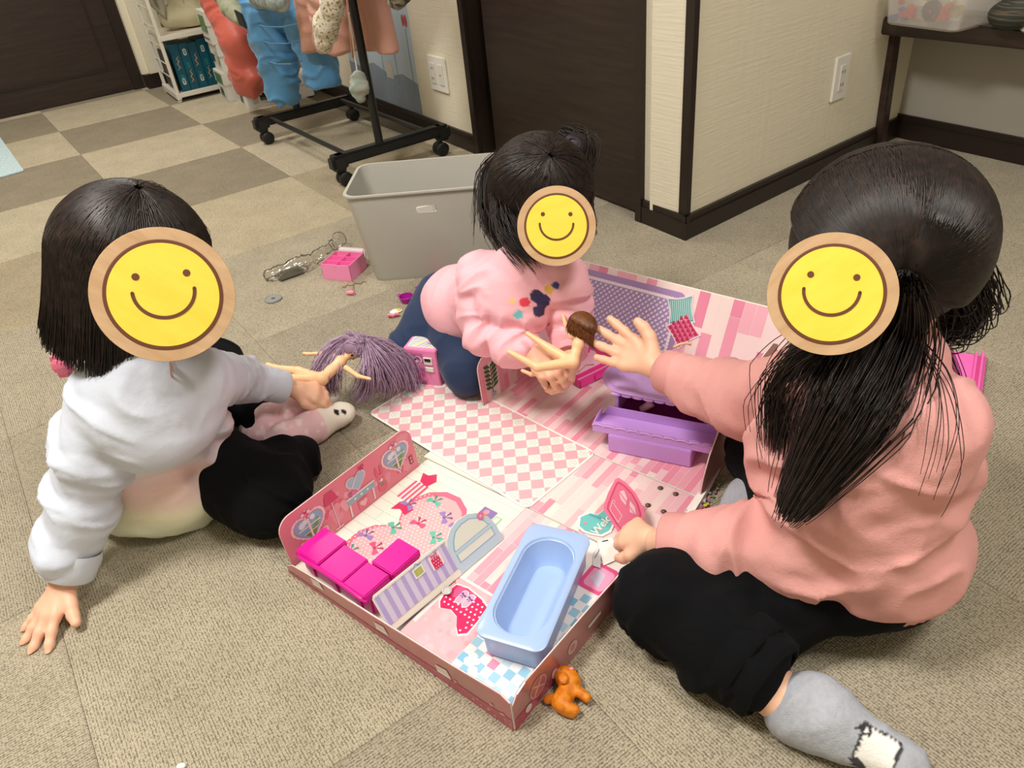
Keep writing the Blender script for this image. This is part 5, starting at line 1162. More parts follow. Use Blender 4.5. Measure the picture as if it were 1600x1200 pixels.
# orange toy dog lying on its side
def dog():
    f = lambda u, v, z=.010: at(u, v, z); bl = Blob(.0013)
    bl.cone(f(893,1065), f(878,1096), .0105, .0125, .006); bl.cone(f(893,1065), f(884,1056,.013), .009, .010, .006)
    bl.ell(f(882,1056,.014), (.012,.011,.012), k=.006); bl.ell(f(893,1052,.014), (.0062,.0055,.0055), k=.005)
    bl.chain([(f(893,1070,.007), .007), (f(904,1081,.007), .0055), (f(913,1086,.006), .0062)], .004); bl.chain([(f(895,1074,.013), .006), (f(908,1083,.013), .005), (f(916,1090,.011), .0058)], .004)
    bl.chain([(f(875,1100,.008), .0085), (f(884,1109,.007), .0062), (f(893,1114,.006), .0062)], .004); bl.chain([(f(878,1098,.014), .007), (f(888,1106,.013), .0055), (f(899,1109,.011), .0056)], .004)
    bl.chain([(f(872,1094,.010), .005), (f(861,1091,.008), .0048), (f(855,1093,.007), .0052)], .003)
    t = blob_obj('toy_dog', bl, mat('dog_orange', (222,132,20), .45, bump=[(900,.0005,1)], var=(160,(196,108,10),.4,.6)), None, rel=1); setp(t, 'orange toy poodle figure lying on its side in front of the doll house corner', 'toy dog')
    e = Blob(.0012); e.ell(f(880,1059,.025), (.0062,.0085,.0035), k=.003); blob_obj('ear', e, MATS['dog_orange'], t)
    MB().ball(f(900,1050,.016), .0022, 6).build('nose', M_black, t, smooth=True); MB().ball(f(890,1049,.021), .0013, 6).build('eye', M_black, t, smooth=True)
    for q in ((875,1048),(893,1045)): MB().ball(f(q[0],q[1],.023), (.003,.002,.002), 5).build('bow', mat('charm_pink', (238,140,170)), t, smooth=True)
dog()
# pink plastic piece behind the right child
P = lambda u, v, z: at(u, v, z)
b = MB(); fl, fr_, tr_, tl = P(1508,648,.002), P(1524,648,.002), P(1536,560,.002), P(1504,566,.002)
xx = nrm(tr_-fr_); L = np.linalg.norm(tr_-fr_); yy = V(-xx[1], xx[0], 0); yy = yy if yy[0] < 0 else -yy
o = MB().box(fr_+xx*L/2+yy*.04+Z*.003, (L,.09,.004), xx, yy).build('pink_toy_panel', mat('hot_pink2', (244,110,190), .4), None, bevel=.001); setp(o, 'bright pink plastic toy panel on the carpet behind the right child', 'toy panel')
for q, k in ((.003,.012),(.084,.010),(.012,.007)): MB().box(fr_+xx*L/2+yy*q+Z*(.005+k/2), (L,.0035,k), xx, yy).build('panel_ridge', MATS['hot_pink2'], o, bevel=.0006)
b = MB(); b.ball(at(283,1197,.003), (.006,.004,.003), 6); o = b.build('paper_scrap', M_white, None, smooth=True); setp(o, 'tiny white scrap on the carpet at the bottom picture edge', 'scrap')
# ------------------------------------------------------------ the three children
M_skin = mat('skin', (236,190,160), .5, sss=.12, bump=[(500,.00015,2)], var=(24,(238,180,152),.35,.7))
M_hair = mat('hair', (30,23,21), .44, spec=.4, var=((90,90,90),(58,42,35),.45,.8))
M_hairbase = mat('hair_under', (20,15,14), .55)
M_eye = mat('eye_dark', (26,18,16), .2); M_lip = mat('lip', (206,110,104), .45)
def rot(v, ax, a): ax = nrm(ax); return v*math.cos(a)+np.cross(ax, v)*math.sin(a)+ax*(ax@v)*(1-math.cos(a))
def hand(bl, w, d, n, hint, S=.105, curl=(.25,.25,.3,.35), spread=.14, thumb=.85, tcurl=.2, k=.004, fan=0):
    """palm, four unequal fingers and a thumb; d points to the knuckles, n is the back of the hand, hint the thumb side"""
    d = nrm(d); n = nrm(n-d*(n@d)); x = np.cross(d, n); x = x if x@hint > 0 else -x
    L = .44*S; wd = .39*S; s = S/.105
    kn = [w+d*L*a+x*wd*b-n*S*c for a, b, c in ((.98,.44,.01),(1.04,.15,-.01),(1.0,-.15,0),(.90,-.43,.02))]
    for q in kn: bl.cone(w+(q-w)*.12, q, .0115*s, .0085*s, .008)
    bl.cone(w-d*.02, w+d*.01, .0155*s, .015*s, .008)
    for i, (q, ln) in enumerate(zip(kn, (.47,.52,.48,.38))):
        dd = rot(d, n, (1.5-i)*spread*(1 if np.cross(n, d)@x > 0 else -1)+fan); ax = np.cross(n, dd); ax = ax if np.cross(ax, dd)@n < 0 else -ax
        p = q; r = (.0070,.0072,.0069,.0061)[i]*s
        for j, (fr, rr) in enumerate(((.44,.94),(.32,.86),(.24,.78))):
            dd = rot(dd, ax, curl[i]*(.8 if j == 0 else 1.15)); e = p+dd*ln*S*fr; bl.cone(p, e, r*(1.0,.94,.86)[j], r*rr, k if j else .006); p = e
    t0 = w+d*L*.30+x*wd*.42-n*S*.02; td = nrm(d*math.cos(thumb)+x*math.sin(thumb)-n*.25); ax = np.cross(td, nrm(d-n*.3))
    t1 = t0+td*S*.18; td2 = rot(td, ax, tcurl); t2 = t1+td2*S*.14; td3 = rot(td2, ax, tcurl); t3 = t2+td3*S*.11
    bl.cone(w+d*L*.1+x*wd*.1, t1, .0115*s, .0088*s, .007); bl.cone(t1, t2, .0086*s, .0078*s, k); bl.cone(t2, t3, .0078*s, .0066*s, k)
    return kn
def head_parts(bl, c, f, u, s=1.0):
    f = nrm(f); u = nrm(u-f*(u@f)); r = np.cross(f, u)
    bl.ell(c+u*.012*s-f*.008*s, (.078*s,.070*s,.080*s), (f, r, u), k=.02); bl.ell(c-u*.030*s+f*.012*s, (.056*s,.054*s,.052*s), (f, r, u), k=.03)
    for sg in (-1, 1):
        bl.ell(c+r*sg*.030*s-u*.030*s+f*.040*s, (.022*s,.022*s,.022*s), (f, r, u), k=.02)
        bl.ell(c+r*sg*.069*s-u*.010*s-f*.002*s, (.010*s,.006*s,.017*s), (nrm(f+r*sg*.4), r, u), k=.006)
        bl.ell(c+r*sg*.026*s+u*.002*s+f*.075*s, (.010*s,.014*s,.007*s), (f, r, u), k=.012, cut=True)
    bl.cone(c+f*.066*s-u*.004*s, c+f*.076*s-u*.017*s, .005*s, .0075*s, .01); bl.ell(c+f*.060*s-u*.055*s, (.012*s,.016*s,.010*s), (f, r, u), k=.015)
    return f, r, u
def face(parent, c, f, r, u, s=1.0):
    for sg in (-1, 1):
        e = MB().ball(c+r*sg*.026*s+u*.001*s+f*.0625*s, (.0075*s,.0085*s,.0055*s), 8, f, r, u).build('eye', mat('eye_white', (236,232,226), .25), parent, smooth=True)
        MB().ball(c+r*sg*.026*s+u*.001*s+f*.0672*s, (.0034*s,.0048*s,.0048*s), 6, f, r, u).build('iris', M_eye, e, smooth=True)
        MB().tube([c+r*sg*(.026+x)*s+u*(.019-.3*x*x*30)*s+f*(.068-abs(x)*.2)*s for x in (-.012,-.004,.004,.012)], .0016*s, 5).build('eyebrow', M_hairbase, parent)
    MB().tube([c+r*x*s-u*(.036-.8*x*x*10)*s+f*(.0665-abs(x)*.25)*s for x in (-.013,-.006,0,.006,.013)], [.0012*s,.0026*s,.003*s,.0026*s,.0012*s], 6).build('lips', M_lip, parent, smooth=True)
def person(name, label, body, hands, group='children at the doll house'):
    vs, fs = body.mesh(); vs = relax(vs, fs, 1); ex = []
    for h in hands:
        a, b = h.mesh(); ex.append((relax(a, b, 1), b))
    for ev, ef in ex: fs = np.concatenate([fs, ef+len(vs)]); vs = np.concatenate([vs, ev])
    me = bpy.data.meshes.new(name); me.vertices.add(len(vs)); me.vertices.foreach_set('co', vs.astype(np.float32).ravel()); me.loops.add(len(fs)*4)
    me.loops.foreach_set('vertex_index', fs.astype(np.int32).ravel()); me.polygons.add(len(fs)); me.polygons.foreach_set('loop_start', np.arange(0, len(fs)*4, 4, dtype=np.int32)); me.update(calc_edges=True)
    o = link(name, me, M_skin, None, smooth=True); return setp(o, label, 'person', group)
def cuff(name, a, d, r, ln, mt, parent, ribs=26, amp=.0006):
    d = nrm(d); up = V(0,0,1) if abs(d[2]) < .9 else V(1,0,0); x = nrm(np.cross(d, up)); y = np.cross(d, x); n = ribs*2; b = MB(); vs = []
    prof = [(-.2,.97),(.0,1.0),(.5,1.0),(.95,.98),(1.0,.94),(.98,.86),(.8,.80)]
    for t, k in prof: vs += [a+d*ln*t+(x*math.cos(2*math.pi*i/n)+y*math.sin(2*math.pi*i/n))*(r*k+(amp if i % 2 else 0)) for i in range(n)]
    b.add(vs, [(i*n+j, i*n+(j+1) % n, (i+1)*n+(j+1) % n, (i+1)*n+j) for i in range(len(prof)-1) for j in range(n)]); return b.build(name, mt, parent, smooth=True)
def scalp(c, f, u, R, phi, th): r = np.cross(f, u); return c+f*R[0]*math.sin(th)*math.cos(phi)+r*R[1]*math.sin(th)*math.sin(phi)+u*R[2]*math.cos(th)
def fall_hair(c, f, u, R, n, length, th_range=(.02,1.0), jit=.006, K=16, seed=1, flare=.0, grav=V(0,0,-1), th_end=None, curl_in=.0):
    """strands that run down the skull along a meridian and then hang to the length given by length(phi)"""
    rs = np.random.RandomState(seed); f = nrm(f); u = nrm(u-f*(u@f)); r = np.cross(f, u); out = []
    while len(out) < n:
        phi = rs.uniform(-math.pi, math.pi); L = length(phi, rs)
        if L is None: continue
        th0 = rs.uniform(*th_range)**.8; te = 1.62 if th_end is None else th_end(phi); k1 = 1+rs.uniform(-.012,.022); pts = []; dphi = rs.normal()*.10
        na = K//2
        for i in range(na):
            t = i/(na-1); th = th0+(te-th0)*t; pts.append(scalp(c, f, u, [q*k1 for q in R], phi+dphi*t, th))
        tan = nrm(pts[-1]-pts[-2]); p = pts[-1]; out_d = nrm((f*math.cos(phi)+r*math.sin(phi))); nb = K-na; j = rs.normal(size=3)*jit
        for i in range(nb):
            t = (i+1)/nb; dv = nrm(tan*(1-t)**2*.8+grav*(.35+t)+out_d*(flare*t-curl_in*t*t)+j*.9*t); p = p+dv*L/nb; pts.append(p)
        out.append(pts)
    return np.array(out)
def guided(A, B, C_, n, K=14, s0=.01, s1=.02, s2=.01, seed=2, more=None):
    """lock of hair through guide points with a varying spread"""
    rs = np.random.RandomState(seed); G = [np.asarray(q, float) for q in ([A, B, C_] if more is None else more)]; S = [s0, s1, s2] if more is None else s0; out = []; m = len(G)
    for _ in range(n):
        o = rs.normal(size=3); o2 = rs.normal(size=3)*.22; pts = []; cut = rs.uniform(.82, 1.0)
        for i in range(K):
            t = i/(K-1)*(m-1)*cut; j = min(int(t), m-2); q = t-j
            P0, P1, P2, P3 = G[max(j-1,0)], G[j], G[j+1], G[min(j+2,m-1)]
            p = .5*((2*P1)+(-P0+P2)*q+(2*P0-5*P1+4*P2-P3)*q*q+(-P0+3*P1-3*P2+P3)*q**3); sp = S[j]*(1-q)+S[j+1]*q
            pts.append(p+(o+o2*t)*sp*.6)
        out.append(pts)
    return np.array(out)
def lerp(a, b, t): return np.asarray(a)*(1-t)+np.asarray(b)*t
# ============================================================ left child
def child_left():
    hc = at(216,412,.43); f = nrm(V(.80,.10,-.38)); u = nrm(V(.30,-.04,.9)); u = nrm(u-f*(u@f)); r = np.cross(f, u)
    pel = at(222,715,.085); sN = at(178,618,.275); sF = at(305,592,.275); ch = at(238,640,.235); nk = at(232,560,.315)
    eN = at(138,765,.150); wN = at(103,905,.042); eF = at(372,590,.155); wF = at(448,606,.100)
    kN = at(424,782,.054); aN = at(462,704,.040); kF = at(335,572,.085); aF = at(410,656,.040)
    hN = at(350,738,.066); hF = at(285,660,.080)
    b = Blob(.005)
    head_parts(b, hc, f, u, 1.0); b.cone(nk, hc-u*.05-f*.01, .030, .032, .02)
    b.cone(ch, pel, .070, .074, .04); b.cone(sN, sF, .034, .034, .03); b.cone(nk, ch, .034, .06, .03)
    b.chain([(sN,.032),(eN,.026),(wN,.019)], .02); b.chain([(sF,.030),(eF,.025),(wF,.018)], .02)
    b.chain([(lerp(pel,hN,.4),.058),(kN,.036),(aN,.020)], .02); b.chain([(lerp(pel,hF,.4),.060),(kF,.038),(aF,.023)], .02)
    tN = at(530,648,.026); tF = at(508,620,.030)
    aS = at(450,688,.034); b.cone(aS, tN, .018, .014, .02); b.cone(aF, tF, .018, .014, .02); b.below(.003)
    h1 = Blob(.0018); hand(h1, wN, at(56,985,.012)-wN, V(-.1,.05,1), at(140,950,.01)-wN, .110, (.10,.06,.05,.08), .23, .62, -.15); h1.below(.0012)
    hd = at(486,612,.085); h2 = Blob(.0018); hand(h2, lerp(wF,hd,.25), hd-wF, V(.1,-.45,.9), V(-.2,-.9,.1), .090, (.55,.6,.65,.6), .06, .6, .5)
    P = person('person', 'child in white cardigan and pastel tunic sitting at the left, leaning on one hand', b, [h1, h2])
    face(P, hc, f, r, u)
    # cardigan
    M_c = mat('cardigan', (206,213,228), .85, sheen=.3, bump=[(900,.0003,1),(60,.0012,3)])
    g = Blob(.0045); hemz = at(190,705,.16)
    g.cone(ch, lerp(ch,pel,.16), .080, .081, .04); g.cone(lerp(sN,ch,.15), lerp(sF,ch,.15), .048, .046, .04); g.cone(nk-u*.0, ch, .046, .08, .04)
    g.ell(V(pel[0]+.04, pel[1]-.03, -.05), (.34,.34,.262), k=.004, cut=True)
    sl1 = [(sN,.049),(lerp(sN,eN,.5)+V(-.005,0,0),.050),(eN,.043),(lerp(eN,wN,.55),.040),(wN+nrm(eN-wN)*.046,.036)]
    sl2 = [(sF,.042),(eF,.034),(wF+nrm(eF-wF)*.040,.029)]
    g.chain(sl1, .010); g.chain(sl2, .010)
    sg = [(q[0], p[0], q[1]*1.2, .012, .034) for q, p in zip(sl1[:-1], sl1[1:])]+[(q[0], p[0], q[1]*1.2, .006, .026) for q, p in zip(sl2[:-1], sl2[1:])]+[(ch+u*.03, pel, .11, .007, .06)]
    car = blob_obj('cardigan', g, M_c, P, sg, 3)
    cuff('cuff', wN+nrm(eN-wN)*.040, nrm(wN-eN), .0370, .034, M_c, car, 30, .0003); cuff('cuff', wF+nrm(eF-wF)*.034, nrm(wF-eF), .0300, .030, M_c, car, 30, .0003)
    pl = MB(); q0, q1, q2 = at(263,566,.325), at(274,600,.270), at(285,650,.215)
    fr_ = nrm(V(.55,-.55,.35))
    pl.tube([q0+fr_*.012, q1+fr_*.022, q2+fr_*.022, at(295,690,.17)+fr_*.02], .004, 8); pl.build('button_band', M_c, car, smooth=True)
    cb = MB(); cb.tube([at(265,560,.34), at(268,585,.31), at(276,612,.275)], .0016, 6); cb.build('zip_edge', mat('zip', (200,160,130), .5), car)
    # tunic with pastel bands: pink, cream, mint
    M_t = mat_attr('tunic_cloth', .8, bump=[(400,.0004,2),(50,.0015,3)])
    t_ = Blob(.0045); base = V(pel[0], pel[1], .03)
    t_.cone(lerp(ch,pel,.12), pel+V(.005,-.004,-.01), .076, .098, .04); t_.ell(at(236,748,.05), (.108,.100,.060), k=.04); t_.ell(at(276,748,.07), (.080,.078,.064), k=.04)
    t_.ell(at(292,668,.15), (.058,.052,.07), k=.04); t_.below(.006)
    def cf(vs):
        n_ = vnoise(vs*22); z = vs[:,2]+n_*.022+(vs[:,0]-pel[0])*.15
        pts = [(.01,(222,232,214)),(.05,(232,234,210)),(.075,(236,232,200)),(.10,(240,214,206)),(.14,(242,208,208)),(.165,(236,214,222)),(.20,(206,220,226))]
        Zs = np.array([p[0] for p in pts]); Cs = np.array([lin(p[1]) for p in pts]); return np.stack([np.interp(z, Zs, Cs[:,i]) for i in range(3)], 1)
    tun = blob_obj('tunic', t_, M_t, P, [(pel+V(0,0,.12), pel+V(.06,-.02,-.05), .14, .007, .035), (at(300,640,.2), at(310,760,.05), .09, .008, .03)], 5, colf=cf)
    # trousers
    M_b = mat('black_cotton', (10,11,14), .95, spec=.15, sheen=.01, bump=[(700,.0003,1),(40,.001,3)])
    g = Blob(.0045); g.cone(pel, hN, .064, .060, .03); g.chain([(hN,.060),(lerp(hN,kN,.5),.058),(kN,.050)], .02); g.chain([(kN,.050),(lerp(kN,aN,.7),.038),(at(467,712,.044),.036)], .03)
    g.chain([(pel,.07),(hF,.066),(kF,.050),(lerp(kF,aF,.5),.042),(at(397,650,.044),.036)], .02); g.below(.003)
    tr = blob_obj('trousers', g, M_b, P, [(hN,kN,.08,.005,.04),(kN,aN,.06,.007,.022),(kF,aF,.06,.006,.025)], 6)
    # socks
    M_s = mat_attr('sock_knit', .95, bump=[(800,.0004,1)])
    def socks(a, t, off, nm):
        d = nrm(t-a); side = V(-d[1], d[0], 0); g = Blob(.003); heel = a-d*.014+V(0,0,-.012)
        g.cone(a+nrm(kN-a)*.01*0+V(0,0,.004), heel, .027, .025, .01); g.cone(heel, lerp(a,t,.55), .026, .026, .02); g.cone(lerp(a,t,.5), t, .027, .021, .02); g.ell(t+d*.004, (.026,.024,.017), (d, side, Z), k=.01); g.below(.003)
        def c_(vs):
            s_ = (vs-a)@d; L = np.linalg.norm(t-a); y = (vs-a)@side; base = np.tile(lin((240,200,206)), (len(vs),1)); sp = vnoise(vs*110) > .35; base[sp] = lin((248,226,226))
            w_ = s_ > L*.62; base[w_] = lin((238,232,218))
            for cx, cy, rr in off:
                m = ((s_-L*cx)**2+(y-cy)**2 < rr*rr) & (vs[:,2] > .024); base[m] = lin((26,24,28))
            return base
        return blob_obj(nm, g, M_s, P, [(a,t,.04,.0012,.02)], 2, colf=c_)
    socks(at(447,684,.034), tN, [(.80,.004,.0055),(.90,-.014,.005),(1.02,-.018,.004)], 'sock'); socks(aF, tF, [(.88,.010,.013)], 'sock')
    # hair: smooth bob to the shoulders
    R = [.099,.093,.099]; hcc = hc+u*.008-f*.008
    hb = Blob(.005); hb.ell(hcc, (R[0]*.95,R[1]*.94,R[2]*.95), (f, r, u), k=.02)
    for ph in np.linspace(1.0, 2*math.pi-1.0, 11):
        q = scalp(hcc, f, u, [x*.74 for x in R], ph, 1.5); hb.cone(q, q+V(-.034,0,-.085)+(hcc-q)*.08*V(1,1,0), .018, .010, .03)
    hb.ell(hc+f*.085-u*.040, (.060,.060,.075), (f, r, u), k=.015, cut=True)
    H = blob_obj('hair', hb, M_hairbase, P, None)
    def Ln(phi, rs):
        a = abs(phi)
        if a < .75: return rs.uniform(.004,.016)
        return .118+rs.uniform(-.02,.014)-(.02 if a < 1.1 else 0)
    te = lambda phi: 1.15 if abs(phi) < .75 else 1.62
    L1 = fall_hair(hcc, f, u, R, 5200, Ln, (.02,1.1), .05, 20, 4, .05, th_end=te, curl_in=.0, grav=nrm(V(-.42,.04,-1)))
    strands('hair_strands', L1, .0011, .0005, M_hair, H)
    fl = [[scalp(hcc, f, u, [x*(1.0+.05*math.sin(k*t/3)) for x in R], -2.2+.3*k+.1*t, .15+.16*t) for t in range(9)] for k in range(14)]
    strands('stray_hairs', np.array(fl), .0005, .0003, M_hair, H)
    bc_ = MB(); q = at(97,568,.292); bc_.box(q, (.014,.02,.035), (1,0,0), (0,1,0)); bc_.ball(q+V(.0,-.008,.0), (.012,.006,.014), 6); bc_.build('pink_hood_tip', mat('pink_tip', (236,120,150), .5), P, bevel=.002)
    return P, hc, f, r, u, wF, hd
A_P, A_hc, A_f, A_r, A_u, A_wF, A_hd = child_left()
# ============================================================ small child in the middle
def child_mid():
    hc = at(845,302,.370); f = nrm(V(.30,-.62,-.55)); u = nrm(V(.10,-.45,.8)); u = nrm(u-f*(u@f)); r = np.cross(f, u)
    pel = at(700,478,.100); ch = at(806,455,.220); nk = at(822,410,.280); sN = at(748,432,.245); sF = at(886,440,.245)
    eN = at(762,512,.165); wN = at(826,545,.150); eF = at(893,505,.160); wF = at(893,556,.135)
    kN = at(730,580,.050); kL = at(640,542,.045); fN = V(kN[0]-.05, kN[1]+.16, .03); fL = V(kL[0]+.07, kL[1]+.09, .03)
    b = Blob(.005); head_parts(b, hc, f, u, .86); b.cone(nk, hc-u*.04, .026, .028, .02)
    b.cone(ch, pel, .058, .062, .04); b.cone(sN, sF, .020, .020, .03); b.cone(nk, ch, .028, .045, .03)
    b.chain([(sN,.020),(eN,.021),(wN,.018)], .02); b.chain([(sF,.020),(eF,.020),(wF,.017)], .02)
    b.chain([(pel,.052),(kN,.034),(fN,.020)], .02); b.chain([(pel,.052),(kL,.034),(fL,.020)], .02); b.below(.003)
    hd = at(872,590,.140); h1 = Blob(.0018); hand(h1, lerp(wN,hd,.10), hd-wN, V(-.05,-.55,.8), V(.5,.5,.5), .098, (.45,.5,.55,.6), .08, .5, .3)
    hd2 = at(905,578,.118); h2 = Blob(.0018); hand(h2, lerp(wF,hd2,.2), at(884,590,.11)-wF, V(.75,-.2,.3), V(-.2,-.5,.7), .084, (.5,.55,.6,.6), .05, .5, .4)
    P = person('person', 'smallest child in pale pink sweatshirt and navy leggings kneeling behind the doll house', b, [h1, h2]); face(P, hc, f, r, u, .86)
    M_c = mat_attr('sweatshirt_pale', .9, bump=[(900,.0003,1),(60,.001,3)])
    g = Blob(.003); g.cone(ch, lerp(ch,pel,.8), .062, .070, .04); g.ell(lerp(ch,pel,.72)+V(.012,-.008,-.015), (.074,.066,.056), k=.04); g.cone(sN, sF, .034, .034, .03); g.cone(nk-u*.012, ch, .040, .07, .035)
    s1 = [(sN,.036),(eN,.038),(lerp(eN,wN,.6),.034),(wN+nrm(eN-wN)*.030,.028)]; s2 = [(sF,.035),(lerp(sF,eF,.6),.036),(eF,.034),(wF+nrm(eF-wF)*.028,.028)]
    g.chain(s1, .008); g.chain(s2, .008); g.below(.02)
    vdir = nrm(V(0,0,CH)-ch)
    spots = [(at(820,472,.235), .0085, (232,72,92)), (at(810,492,.215), .0075, (120,196,206)), (at(838,462,.23), .010, (60,52,90)), (at(848,470,.22), .012, (58,50,92)), (at(842,486,.20), .010, (70,60,100)), (at(858,452,.235), .0075, (224,184,90)), (at(868,446,.24), .006, (70,70,150)), (at(733,502,.13), .010, (58,52,96)), (at(730,494,.14), .006, (236,230,236)), (at(800,470,.23), .005, (238,206,140))]
    def cf(vs):
        o = np.tile(lin((250,190,202)), (len(vs),1)); rel_ = V(0,0,CH)
        for c, rr, col in spots:
            d = nrm(c-rel_); q = vs-rel_; t = q@d; dist = np.linalg.norm(q-t[:, None]*d, axis=1); m = (dist < rr) & (np.linalg.norm(vs-c, axis=1) < .07); o[m] = lin(col)
        return o
    sg = [(a[0], c[0], a[1]*1.25, .010, .024) for a, c in zip(s1[:-1], s1[1:])]+[(a[0], c[0], a[1]*1.25, .006, .026) for a, c in zip(s2[:-1], s2[1:])]+[(ch, pel, .10, .007, .045)]
    sw = blob_obj('sweatshirt', g, M_c, P, sg, 9, colf=cf)
    M_r = mat('rib_pink', (246,184,196), .9, bump=[(900,.0003,1)])
    cuff('cuff', wN+nrm(eN-wN)*.026, nrm(wN-eN), .0275, .024, M_r, sw); cuff('cuff', wF+nrm(eF-wF)*.024, nrm(wF-eF), .0275, .022, M_r, sw)
    qs = []
    for a in np.linspace(0, 2*math.pi, 22): qs.append(nk-u*.006+(nrm(f+u*.2)*math.cos(a)+r*math.sin(a))*.037)
    MB().tube(qs, .005, 8, cap=False).build('collar', M_r, sw, smooth=True)
    M_n = mat('navy_knit', (30,50,84), .85, sheen=.15, bump=[((700,700,200),.0005,1)])
    g = Blob(.0045); g.chain([(pel,.064),(lerp(pel,kN,.5),.050),(kN,.038)], .03); g.chain([(kN,.042),(fN,.026)], .02); g.chain([(pel,.064),(lerp(pel,kL,.5),.048),(kL,.036)], .03); g.chain([(kL,.042),(fL,.026)], .02); g.below(.003)
    blob_obj('leggings', g, M_n, P, [(pel,kN,.06,.003,.03),(pel,kL,.06,.003,.03)], 4)
    # messy tied hair
    R = [.090,.086,.094]; c = hc+u*.002-f*.004
    hb = Blob(.0045); hb.ell(c, [x*.95 for x in R], (f, r, u), k=.02); hb.ell(c-f*.045-u*.045, (.05,.062,.06), (f, r, u), k=.03)
    bunc = at(898,238,.385); hb.ell(bunc, (.026,.026,.034), k=.02)
    hb.ell(hc+f*.078-u*.045, (.052,.046,.062), (f, r, u), k=.015, cut=True); H = blob_obj('hair', hb, M_hairbase, P, None)
    def Ln(phi, rs):
        a = abs(phi)
        if a < .85: return rs.uniform(.004,.02)
        return rs.uniform(.02,.07)
    te = lambda phi: 1.05 if abs(phi) < .85 else 1.55
    L1 = fall_hair(c, f, u, R, 3600, Ln, (.02,1.1), .16, 16, 7, .02, th_end=te); strands('hair_strands', L1, .0010, .0004, M_hair, H)
    e0 = at(770,262,.37); lk = guided(None,None,None, 260, 14, [.004,.012,.016,.012], seed=5, more=[at(785,235,.40), at(765,285,.37), at(772,345,.32), at(808,408,.285)]); strands('loose_lock', guided(None,None,None, 420, 14, [.006,.016,.020,.014], seed=15, more=[at(800,240,.42), at(790,300,.385), at(800,355,.345), at(832,402,.31)]), .0009, .0004, M_hair, H); strands('loose_lock', lk, .0009, .0004, M_hair, H)
    lk = guided(None,None,None, 70, 12, [.004,.016,.016,.022], seed=6, more=[at(790,230,.40), at(760,270,.38), at(755,315,.34), at(758,362,.30)]); strands('loose_lock', lk, .0007, .0003, M_hair, H)
    lk = guided(None,None,None, 160, 12, [.008,.018,.012,.006], seed=8, more=[at(880,205,.41), at(912,225,.39), at(915,262,.37), at(900,285,.36)]); strands('loose_lock', lk, .0009, .0004, M_hair, H)
    MB().tube([at(894,226,.405)+V(.012*math.cos(a),.006*math.sin(a),.010*math.sin(a)) for a in np.linspace(0,2*math.pi,12)], .0022, 6).build('hair_tie', mat('tie', (60,40,70), .6), H)
    return P, hc, f, r, u, wN, hd
B_P, B_hc, B_f, B_r, B_u, B_w, B_hd = child_mid()
